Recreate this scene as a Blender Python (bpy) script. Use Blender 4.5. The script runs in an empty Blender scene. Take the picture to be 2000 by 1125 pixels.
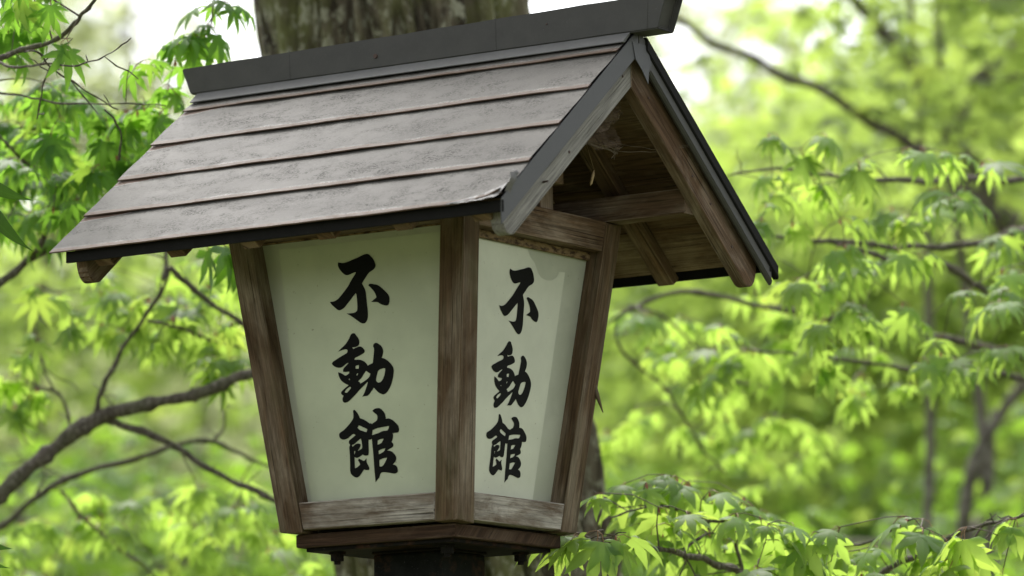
import bpy, bmesh, math, random
import numpy as np
from mathutils import Vector, Matrix, noise
random.seed(7)
scene = bpy.context.scene
COL = scene.collection
R = random.random
def U(a, b): return a + (b - a) * random.random()

# ------------------------------------------------------------------ camera
Z0 = 2.2                       # height of the lantern body above the ground
CP = Vector((4.04685, -5.96734, Z0 - 0.63576))
FW = Vector((-0.5398591, 0.82987757, 0.14090912)).normalized()
RT = Vector((0.83690476, 0.54711939, -0.01583619)).normalized()
UP = RT.cross(FW).normalized()
FPX = 8866.44
cam_d = bpy.data.cameras.new('camera')
cam = bpy.data.objects.new('camera', cam_d); COL.objects.link(cam)
M = Matrix((RT, UP, -FW)).transposed().to_4x4(); M.translation = CP
cam.matrix_world = M
cam_d.sensor_width = 36.0
cam_d.lens = FPX / 2000 * 36.0
cam_d.clip_end = 2000
cam_d.dof.use_dof = True
cam_d.dof.focus_distance = 7.18
cam_d.dof.aperture_fstop = 3.5
cam_d.dof.aperture_blades = 9
scene.camera = cam
def W(px, py, d):              # a point of the place: where it stands, given as direction and distance
    return CP + FW * d + RT * ((px - 1000) / FPX * d) - UP * ((py - 562.5) / FPX * d)

# ------------------------------------------------------------------ light
world = bpy.data.worlds.new('World'); scene.world = world; world.use_nodes = True
nt = world.node_tree; nt.nodes.clear()
out = nt.nodes.new('ShaderNodeOutputWorld'); bg = nt.nodes.new('ShaderNodeBackground')
sky = nt.nodes.new('ShaderNodeTexSky'); sky.sky_type = 'NISHITA'; sky.sun_disc = False
SUN_EL, SUN_AZ = math.radians(58), math.radians(-40)     # azimuth from +Y towards +X
sky.sun_elevation = SUN_EL; sky.sun_rotation = SUN_AZ
sky.air_density = 1.0; sky.dust_density = 4.0; sky.ozone_density = 1.0
hs = nt.nodes.new('ShaderNodeHueSaturation'); hs.inputs['Saturation'].default_value = 0.25
hs.inputs['Value'].default_value = 1.0
nt.links.new(sky.outputs[0], hs.inputs['Color']); nt.links.new(hs.outputs[0], bg.inputs['Color'])
bg.inputs['Strength'].default_value = 0.15
nt.links.new(bg.outputs[0], out.inputs[0])
sun_d = bpy.data.lights.new('sun', 'SUN'); sun_d.energy = 1.5; sun_d.angle = math.radians(25)
sun_d.color = (1.0, 0.96, 0.9)
sun = bpy.data.objects.new('sun', sun_d); COL.objects.link(sun)
sd = Vector((math.sin(SUN_AZ) * math.cos(SUN_EL), math.cos(SUN_AZ) * math.cos(SUN_EL), math.sin(SUN_EL)))
sun.rotation_euler = sd.to_track_quat('Z', 'Y').to_euler()
scene.view_settings.view_transform = 'Standard'; scene.view_settings.look = 'None'
scene.view_settings.gamma = 1.0; scene.view_settings.use_curve_mapping = False
scene.view_settings.exposure = 1.45
scene.cycles.use_denoising = True
scene.cycles.max_bounces = 8; scene.cycles.diffuse_bounces = 4; scene.cycles.transmission_bounces = 4
scene.cycles.transparent_max_bounces = 8

# ------------------------------------------------------------------ helpers
def link(o, parent=None):
    COL.objects.link(o)
    if parent: o.parent = parent
    return o
def thing(name, label, cat, loc=(0, 0, 0), group=None):
    o = bpy.data.objects.new(name, None); o.location = loc; o.empty_display_size = .1
    link(o); o['label'] = label; o['category'] = cat
    if group: o['group'] = group
    return o
def tag(o, label, cat, group=None):
    o['label'] = label; o['category'] = cat
    if group: o['group'] = group
    return o
def meshobj(name, verts, faces, mats, parent=None, uvs=None, smooth=False, midx=None):
    me = bpy.data.meshes.new(name); me.from_pydata([tuple(v) for v in verts], [], faces)
    if not isinstance(mats, (list, tuple)): mats = [mats]
    for m in mats: me.materials.append(m)
    if uvs is not None:
        uv = me.uv_layers.new(name='UVMap')
        li = np.empty(len(me.loops), dtype=np.int32); me.loops.foreach_get('vertex_index', li)
        uv.data.foreach_set('uv', np.asarray(uvs, dtype=np.float32)[li].ravel())
    if smooth: me.polygons.foreach_set('use_smooth', [True] * len(me.polygons))
    if midx is not None: me.polygons.foreach_set('material_index', midx)
    me.update()
    return link(bpy.data.objects.new(name, me), parent)
def hexa(name, c8, mat, parent, grain, bevel=.0018, z0=Z0, seg=2, warp=0):
    """closed box-like piece from 4 lower and 4 upper corners; UVs in metres, u along the grain"""
    bm = bmesh.new()
    vs = [bm.verts.new((c[0], c[1], c[2] + z0)) for c in c8]
    for f in ((3, 2, 1, 0), (4, 5, 6, 7), (0, 1, 5, 4), (1, 2, 6, 5), (2, 3, 7, 6), (3, 0, 4, 7)):
        bm.faces.new([vs[i] for i in f])
    bmesh.ops.recalc_face_normals(bm, faces=bm.faces)
    if bevel: bmesh.ops.bevel(bm, geom=list(bm.edges), offset=bevel, segments=seg, affect='EDGES', profile=.6)
    uvl = bm.loops.layers.uv.new('UVMap'); t = Vector(grain).normalized()
    bm.normal_update()
    for f in bm.faces:
        n = f.normal; w = n.cross(t)
        if w.length < .35:
            a = n.orthogonal().normalized(); b = n.cross(a)
            for l in f.loops: l[uvl].uv = (l.vert.co.dot(a) * .15, l.vert.co.dot(b))
        else:
            w.normalize()
            for l in f.loops: l[uvl].uv = (l.vert.co.dot(t), l.vert.co.dot(w))
    me = bpy.data.meshes.new(name); bm.to_mesh(me); bm.free(); me.materials.append(mat)
    if bevel:
        for p in me.polygons: p.use_smooth = False
    return link(bpy.data.objects.new(name, me), parent)
def box(name, x0, x1, y0, y1, z0, z1, mat, parent, grain=(1, 0, 0), bevel=.0018, **k):
    return hexa(name, [(x0, y0, z0), (x1, y0, z0), (x1, y1, z0), (x0, y1, z0), (x0, y0, z1), (x1, y0, z1), (x1, y1, z1), (x0, y1, z1)], mat, parent, grain, bevel, **k)
def prism(name, prof, x0, x1, mat, parent, grain, bevel=.0015, z0=Z0):
    """profile in (y,z) pushed from x0 to x1"""
    bm = bmesh.new()
    a = [bm.verts.new((x0, y, z + z0)) for y, z in prof]; b = [bm.verts.new((x1, y, z + z0)) for y, z in prof]
    n = len(prof); bm.faces.new(a[::-1]); bm.faces.new(b)
    for i in range(n): bm.faces.new((a[i], a[(i + 1) % n], b[(i + 1) % n], b[i]))
    bmesh.ops.recalc_face_normals(bm, faces=bm.faces)
    if bevel: bmesh.ops.bevel(bm, geom=list(bm.edges), offset=bevel, segments=1, affect='EDGES')
    uvl = bm.loops.layers.uv.new('UVMap'); t = Vector(grain).normalized(); bm.normal_update()
    for f in bm.faces:
        n_ = f.normal; w = n_.cross(t)
        if w.length < .35:
            aa = n_.orthogonal().normalized(); bb = n_.cross(aa)
            for l in f.loops: l[uvl].uv = (l.vert.co.dot(aa) * .15, l.vert.co.dot(bb))
        else:
            w.normalize()
            for l in f.loops: l[uvl].uv = (l.vert.co.dot(t), l.vert.co.dot(w))
    me = bpy.data.meshes.new(name); bm.to_mesh(me); bm.free(); me.materials.append(mat)
    return link(bpy.data.objects.new(name, me), parent)

class MB:
    """collects verts / faces / uvs for one mesh"""
    def __init__(s): s.v = []; s.f = []; s.uv = []; s.mi = []
    def tube(s, pts, rad, sides=6, mi=0, cap=True, knob=0):
        n = len(pts); base = len(s.v); prev = None; L = 0
        for i, p in enumerate(pts):
            a = pts[min(i + 1, n - 1)] - pts[max(i - 1, 0)]
            if a.length < 1e-7: a = Vector((0, 0, 1))
            a.normalize()
            if prev is None: u = a.orthogonal().normalized()
            else:
                u = prev - a * prev.dot(a)
                u = u.normalized() if u.length > 1e-5 else a.orthogonal().normalized()
            prev = u; w = a.cross(u)
            r = rad[i] * (1 + knob * noise.noise(p * 25))
            if i: L += (p - pts[i - 1]).length
            for k in range(sides):
                q = 2 * math.pi * k / sides
                s.v.append(p + (u * math.cos(q) + w * math.sin(q)) * r); s.uv.append((L, k / sides * rad[0] * 6))
        for i in range(n - 1):
            for k in range(sides):
                a0 = base + i * sides + k; a1 = base + i * sides + (k + 1) % sides
                s.f.append((a0, a1, a1 + sides, a0 + sides)); s.mi.append(mi)
        if cap:
            s.f.append(tuple(base + k for k in range(sides))[::-1]); s.mi.append(mi)
            s.f.append(tuple(base + (n - 1) * sides + k for k in range(sides))); s.mi.append(mi)
    def add(s, v, f, mat4, mi=None):
        b = len(s.v); s.v += [mat4 @ Vector(q) for q in v]; s.uv += [(q[0], q[1]) for q in v]
        s.f += [tuple(b + i for i in ff) for ff in f]; s.mi += (mi if mi is not None else [0] * len(f))
    def build(s, name, mats, parent=None, smooth=True):
        return meshobj(name, s.v, s.f, mats, parent, s.uv, smooth, s.mi)
def smooth_path(pts, rad, sub=6):
    P = [pts[0] + (pts[0] - pts[1])] + list(pts) + [pts[-1] + (pts[-1] - pts[-2])]
    o, r = [], []
    for i in range(1, len(P) - 2):
        for k in range(sub):
            t = k / sub; a, b, c, d = P[i - 1], P[i], P[i + 1], P[i + 2]
            o.append(.5 * ((2 * b) + (c - a) * t + (2 * a - 5 * b + 4 * c - d) * t * t + (3 * b - a - 3 * c + d) * t ** 3))
            r.append(rad[i - 1] * (1 - t) + rad[i] * t)
    o.append(Vector(pts[-1])); r.append(rad[-1])
    return o, r

# ------------------------------------------------------------------ node helpers
class NB:
    def __init__(s, name):
        s.m = bpy.data.materials.new(name); s.m.use_nodes = True; s.t = s.m.node_tree; s.t.nodes.clear()
        s.out = s.t.nodes.new('ShaderNodeOutputMaterial')
    def n(s, typ, **k):
        o = s.t.nodes.new(typ)
        for a, b in k.items(): setattr(o, a, b)
        return o
    def l(s, a, b): s.t.links.new(a, b)
    def val(s, node, key, v):
        if hasattr(v, 'is_linked'): s.l(v, node.inputs[key])
        else: node.inputs[key].default_value = v
    def mapping(s, vec, scale=(1, 1, 1), loc=(0, 0, 0)):
        m = s.n('ShaderNodeMapping'); s.l(vec, m.inputs['Vector']); s.val(m, 'Scale', scale); s.val(m, 'Location', loc); return m.outputs[0]
    def noise(s, vec, scale=5, detail=4, rough=.6, dist=0):
        m = s.n('ShaderNodeTexNoise'); s.l(vec, m.inputs['Vector']); m.inputs['Scale'].default_value = scale
        m.inputs['Detail'].default_value = detail; m.inputs['Roughness'].default_value = rough; m.inputs['Distortion'].default_value = dist
        return m.outputs['Fac']
    def ramp(s, fac, stops, interp='LINEAR'):
        r = s.n('ShaderNodeValToRGB'); s.l(fac, r.inputs[0]); r.color_ramp.interpolation = interp
        e = r.color_ramp.elements
        while len(e) < len(stops): e.new(.5)
        for q, (p, c) in zip(e, stops):
            q.position = p; q.color = (c, c, c, 1) if isinstance(c, (int, float)) else (*c, 1)
        return r.outputs[0]
    def mix(s, f, a, b, mode='MIX'):
        m = s.n('ShaderNodeMix', data_type='RGBA', blend_type=mode)
        for k, v in ((0, f), (6, a), (7, b)):
            if hasattr(v, 'is_linked'): s.l(v, m.inputs[k])
            else: m.inputs[k].default_value = v if k == 0 else (*v, 1)
        return m.outputs[2]
    def math(s, op, a, b=0.0, clamp=False):
        m = s.n('ShaderNodeMath', operation=op, use_clamp=clamp)
        for i, v in enumerate((a, b)):
            if hasattr(v, 'is_linked'): s.l(v, m.inputs[i])
            else: m.inputs[i].default_value = v
        return m.outputs[0]
    def bump(s, h, strength=.3, dist=.002):
        b = s.n('ShaderNodeBump'); s.l(h, b.inputs['Height']); b.inputs['Strength'].default_value = strength; b.inputs['Distance'].default_value = dist
        return b.outputs[0]
    def bsdf(s, color, rough=.6, spec=.5, metal=0, normal=None):
        p = s.n('ShaderNodeBsdfPrincipled')
        if hasattr(color, 'is_linked'): s.l(color, p.inputs['Base Color'])
        else: p.inputs['Base Color'].default_value = (*color, 1)
        s.val(p, 'Roughness', rough); p.inputs['Specular IOR Level'].default_value = spec; p.inputs['Metallic'].default_value = metal
        if normal is not None: s.l(normal, p.inputs['Normal'])
        return p
    def done(s, sh): s.l(sh, s.out.inputs[0]); return s.m
    def uv_off(s):
        u = s.n('ShaderNodeUVMap'); oi = s.n('ShaderNodeObjectInfo')
        c = s.n('ShaderNodeCombineXYZ'); s.l(s.math('MULTIPLY', oi.outputs['Random'], 37.0), c.inputs[0]); s.l(s.math('MULTIPLY', oi.outputs['Random'], 91.0), c.inputs[1])
        a = s.n('ShaderNodeVectorMath', operation='ADD'); s.l(u.outputs[0], a.inputs[0]); s.l(c.outputs[0], a.inputs[1])
        return a.outputs[0]

def wood(name, dark, mid, grey, greyness=.5, moss=0.0, stain=.5):
    b = NB(name); uv = b.uv_off()
    g1 = b.noise(b.mapping(uv, (9, 260, 1)), 1, 6, .75, .3)
    g2 = b.noise(b.mapping(uv, (4, 60, 1)), 1, 4, .6, 1.2)
    big = b.noise(b.mapping(uv, (5, 11, 1)), 1, 5, .6, .6)
    col = b.mix(b.ramp(g2, [(.3, 0.0), (.7, 1.0)]), dark, mid)
    col = b.mix(b.ramp(big, [(.58 - greyness * .35, 0.0), (.82 - greyness * .35, 1.0)]), col, grey)
    streak = b.ramp(g1, [(.3, .38), (.5, .95), (.7, 1.5)])
    col = b.mix(1.0, col, streak, 'MULTIPLY')
    # brown wear patches and dark cracks
    st = b.ramp(b.noise(b.mapping(uv, (6, 18, 1), (3, 5, 0)), 1, 6, .7, .5), [(.46, 0.0), (.66, 1.0)])
    col = b.mix(b.math('MULTIPLY', st, stain), col, b.mix(g1, tuple(c * .3 for c in mid), tuple(c * 1.0 for c in mid)))
    cr = b.ramp(b.noise(b.mapping(uv, (5, 360, 1), (9, 1, 0)), 1, 2, .5, .3), [(.30, 1.0), (.37, 0.0)])
    col = b.mix(b.math('MULTIPLY', cr, .8), col, (.012, .008, .006))
    hgt = b.math('SUBTRACT', g1, b.math('MULTIPLY', cr, .9))
    if moss:
        ms = b.ramp(b.noise(b.mapping(uv, (5, 16, 1), (7, 7, 0)), 1, 5, .7), [(.5, 0.0), (.7, 1.0)])
        col = b.mix(b.math('MULTIPLY', ms, moss), col, (.07, .075, .03))
    return b.done(b.bsdf(col, .85, .1, normal=b.bump(hgt, .6, .0012)).outputs[0])

WOOD_POST = wood('weathered_post_wood', (.046, .028, .015), (.130, .084, .048), (.21, .168, .120), .44, .4, .6)
WOOD_RAIL = wood('weathered_rail_wood', (.060, .040, .026), (.150, .102, .066), (.34, .31, .265), .68, .1, .95)
WOOD_TOP = wood('brown_rail_wood', (.056, .033, .019), (.145, .090, .052), (.25, .195, .145), .40, .15, .7)
WOOD_ROOF = wood('dark_roof_wood', (.045, .026, .014), (.155, .092, .050), (.26, .19, .125), .38, .1, .7)
WOOD_GREY = wood('grey_bargeboard_wood', (.11, .098, .082), (.165, .152, .132), (.225, .212, .19), .85, .0, .12)
WOOD_BASE = wood('dark_base_wood', (.020, .012, .008), (.070, .040, .023), (.12, .082, .055), .25, .1, .6)  # darkest of the wood tones, for the base board

def metal_roof():
    b = NB('weathered_brown_roof_sheet'); u = b.n('ShaderNodeUVMap'); uv = u.outputs[0]
    sep = b.n('ShaderNodeSeparateXYZ'); b.l(uv, sep.inputs[0]); v = sep.outputs[1]
    off = b.uv_off()
    big = b.noise(b.mapping(off, (5, 9, 1)), 1, 4, .55)
    fine = b.noise(b.mapping(off, (190, 330, 1)), 1, 4, .75, .3)
    med = b.noise(b.mapping(off, (26, 44, 1)), 1, 5, .7, .6)
    col = b.mix(b.ramp(big, [(.3, 0.0), (.7, 1.0)]), (.046, .0425, .035), (.068, .063, .053))
    # dark sooty specks gathered in drifts
    spk = b.math('MULTIPLY', b.ramp(fine, [(.47, 0.0), (.56, 1.0)]), b.math('MULTIPLY', b.ramp(med, [(.42, 0.0), (.60, 1.0)]), b.ramp(b.noise(b.mapping(off, (4.5, 14, 1), (8, 3, 0)), 1, 3, .6, .5), [(.38, .12), (.60, 1.0)])))
    col = b.mix(b.math('MULTIPLY', spk, .85), col, (.022, .020, .017))
    lt = b.math('MULTIPLY', b.ramp(b.noise(b.mapping(off, (230, 230, 1), (4, 9, 0)), 1, 3, .7), [(.60, 0.0), (.72, 1.0)]), .35)
    col = b.mix(lt, col, (.16, .15, .135))
    # brown bare hem along the lower fold, with a flaking white line above it
    wob = b.math('MULTIPLY', b.math('SUBTRACT', b.noise(b.mapping(off, (14, 3, 1)), 1, 5, .75), .5), .012)
    vv = b.math('ADD', v, wob)
    hem = b.ramp(vv, [(.0, 1.0), (.0090, 1.0), (.0104, 0.0)])
    mr = b.n('ShaderNodeMapRange'); b.l(vv, mr.inputs[0]); mr.inputs[1].default_value = .008; mr.inputs[2].default_value = .0175; mr.inputs[3].default_value = 1; mr.inputs[4].default_value = 0
    flake = b.math('MULTIPLY', b.math('MULTIPLY', mr.outputs[0], b.ramp(fine, [(.44, 0.0), (.52, 1.0)])), b.ramp(b.noise(b.mapping(off, (9, 2, 1), (1, 2, 0)), 1, 3, .6), [(.42, 0.0), (.6, 1.0)]))
    col = b.mix(b.math('MULTIPLY', flake, .8), col, (.30, .285, .26))
    col = b.mix(b.math('MULTIPLY', hem, .9), col, b.mix(med, (.060, .035, .022), (.122, .076, .050)))
    # paint peeled back to brown primer under the laps at the left ends, with a pale torn rim
    pe = b.math('SUBTRACT', b.math('ADD', v, b.math('MULTIPLY', wob, .9)), b.math('ADD', b.math('MULTIPLY', b.math('ADD', sep.outputs[0], .435), .14), .0985))
    pe = b.math('ADD', pe, b.math('MULTIPLY', b.math('GREATER_THAN', sep.outputs[0], -.345), -1.0))
    col = b.mix(b.math('MULTIPLY', b.math('GREATER_THAN', pe, -.0014), .7), col, (.26, .25, .23))
    col = b.mix(b.math('GREATER_THAN', pe, 0.0), col, b.mix(med, (.07, .042, .028), (.12, .078, .055)))
    nrm = b.bump(b.math('ADD', b.math('MULTIPLY', fine, .4), b.math('MULTIPLY', med, .6)), .35, .001)
    rough = b.mix(spk, (.55, .55, .55), (.8, .8, .8))
    return b.done(b.bsdf(col, rough, .2, normal=nrm).outputs[0])
ROOF = metal_roof()
def paint(name, c, rough=.45, spec=.5, dirt=.3, rust=0, sc=30):
    b = NB(name); tc = b.n('ShaderNodeTexCoord').outputs['Object']
    n = b.noise(tc, sc, 5, .65); f = b.noise(tc, sc * 12, 3, .7)
    col = b.mix(b.ramp(n, [(.35, 0.0), (.7, 1.0)]), c, tuple(min(1, q * (1 + dirt) + .01 * dirt) for q in c))
    col = b.mix(b.math('MULTIPLY', b.ramp(f, [(.66, 0.0), (.74, 1.0)]), dirt), col, (.25, .24, .22))
    if rust: col = b.mix(b.math('MULTIPLY', b.ramp(b.noise(tc, sc * .7, 6, .7), [(.52, 0.0), (.64, 1.0)]), rust), col, (.07, .032, .016))
    return b.done(b.bsdf(col, b.math('ADD', b.math('MULTIPLY', n, .25), rough - .1), spec, normal=b.bump(n, .12, .002)).outputs[0])
CAP = paint('ridge_cap_paint', (.046, .044, .039), .55, .3, .25)
VERGE = paint('verge_strip_paint', (.046, .046, .045), .5, .35, .25)
APRON = paint('apron_paint_skylit', (.085, .083, .078), .5, .35, .25)  # lighter than the cap: light on the upward-facing apron put into its colour
FASCIA = paint('black_drip_edge_paint', (.009, .0085, .0075), .6, .05, .25)
POLE = paint('black_steel_pole_paint', (.005, .0055, .0045), .65, .05, .5, .4)
PLATE = paint('rusty_black_steel', (.007, .006, .005), .7, .05, .5, .5)
BARE = paint('bare_crumpled_metal', (.085, .082, .074), .42, .5, .6, .15, 60)
NAIL = paint('rusty_nail_head', (.05, .030, .022), .6, .4, .4, .5)

def acrylic():
    b = NB('milky_sign_panel'); tc = b.n('ShaderNodeTexCoord').outputs['Object']
    n = b.noise(tc, 7, 4, .6); n2 = b.noise(b.mapping(tc, (1, 1, 1), (5, 5, 5)), 14, 4, .6)
    col = b.mix(b.ramp(n, [(.35, 0.0), (.65, 1.0)]), (.405, .42, .315), (.47, .48, .375))
    col = b.mix(b.math('MULTIPLY', b.ramp(n2, [(.48, 0.0), (.72, 1.0)]), .55), col, (.33, .335, .26))
    sp = b.ramp(b.noise(tc, 160, 2, .6), [(.735, 0.0), (.76, 1.0)])
    col = b.mix(b.math('MULTIPLY', sp, .7), col, (.16, .13, .09))
    p = b.bsdf(col, .3, .45); tr = b.n('ShaderNodeBsdfTranslucent'); b.l(col, tr.inputs[0])
    mx = b.n('ShaderNodeMixShader'); mx.inputs[0].default_value = .12
    b.l(p.outputs[0], mx.inputs[1]); b.l(tr.outputs[0], mx.inputs[2])
    return b.done(mx.outputs[0])
ACRYL = acrylic()
def film(name, c):
    b = NB(name); tc = b.n('ShaderNodeTexCoord').outputs['Object']
    n = b.noise(tc, 9, 4, .6)
    col = b.mix(b.ramp(n, [(.35, 0.0), (.68, 1.0)]), c, tuple(q * 1.18 for q in c))
    sp = b.ramp(b.noise(tc, 170, 2, .6), [(.72, 0.0), (.75, 1.0)])
    col = b.mix(b.math('MULTIPLY', sp, .7), col, (.16, .13, .09))
    return b.done(b.bsdf(col, .28, .45).outputs[0])
FILM_F = film('greenish_backing_sheet', (.40, .425, .30))
FILM_R = film('pale_backing_sheet', (.475, .485, .38))
b = NB('black_brush_ink'); tc = b.n('ShaderNodeTexCoord').outputs['Object']
INK = b.done(b.bsdf(b.mix(b.noise(b.mapping(tc, (30, 30, 400)), 1, 3, .6), (.004, .004, .0035), (.009, .009, .008)), .6, .06).outputs[0])
b = NB('old_yellow_sealant'); tc = b.n('ShaderNodeTexCoord').outputs['Object']
nn = b.noise(b.mapping(tc, (60, 60, 160)), 1, 5, .7)
SEAL = b.done(b.bsdf(b.mix(b.ramp(nn, [(.4, 0.0), (.55, 1.0)]), (.04, .022, .012), (.20, .135, .07)), .8, .2, normal=b.bump(nn, .8, .003)).outputs[0])

# ------------------------------------------------------------------ the lantern
H, hb, ht, p = .5, .1702, .2302, .0444
g = (ht - hb) / H
h = lambda z: hb + g * z
rc = .030                                                    # recess of the panels
XL, XR, ye, ze, dy, dz = .441, .409, .4086, .4404, .0870, .0694
k_ = dz / dy; zr = ze + k_ * ye
lan = thing('wooden_lantern', 'wooden lantern sign with gabled metal roof and white panels lettered in black on a pole', 'lantern')
def rotc(c8, q):                     # turn a piece by quarter turns about the lantern's axis
    c, s = ((1, 0), (0, 1), (-1, 0), (0, -1))[q % 4]
    return [(x * c - y * s, x * s + y * c, z) for x, y, z in c8]
def turned(v, q): return rotc([v], q)[0]
# corner posts
for q, tint in enumerate(range(4)):
    zb, zt = -.002, .4985
    lo = [(-h(zb), -h(zb)), (-h(zb) + p, -h(zb)), (-h(zb) + p, -h(zb) + p), (-h(zb), -h(zb) + p)]
    hi = [(-h(zt), -h(zt)), (-h(zt) + p, -h(zt)), (-h(zt) + p, -h(zt) + p), (-h(zt), -h(zt) + p)]
    c8 = [(x, y, zb - .003 * (i in (1, 2))) for i, (x, y) in enumerate(lo)] + [(x, y, zt) for x, y in hi]
    hexa('corner_post', rotc(c8, q), WOOD_POST, lan, turned((-g, -g, 1), q), .0022)
def side_piece(name, zb, zt, out, inn, gap, mat, q, bevel=.0015, grain=None, lo_lift=0):
    """piece between two posts on side q; out / inn are distances inside the body face"""
    c8 = []
    for z in (zb, zt):
        w = h(z) - p - gap
        c8 += [(-w, -h(z) + out, z), (w, -h(z) + out, z), (w, -h(z) + inn, z), (-w, -h(z) + inn, z)]
    return hexa(name, rotc(c8, q), mat, lan, turned(grain or (1, 0, 0), q), bevel)
PANELS = []
for q in range(4):
    side_piece('bottom_rail', .0003, .0430, .0012, .034, .0006, WOOD_RAIL, q, .002)
    zr_ = .4575 if q == 0 else .4515                      # the front panel reaches a little higher
    side_piece('top_rail', zr_, .5, .0015, .036, .0006, WOOD_TOP, q, .002)
    pn = side_piece('sign_panel', .036, zr_ - .0003, rc, rc + .004, -.004, ACRYL, q, 0)
    side_piece('sealant_strip', .4385 if q else .4545, zr_ - .0002, rc - .007, rc - .0004, -.001, SEAL, q, .002)
    PANELS.append(pn)
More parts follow.
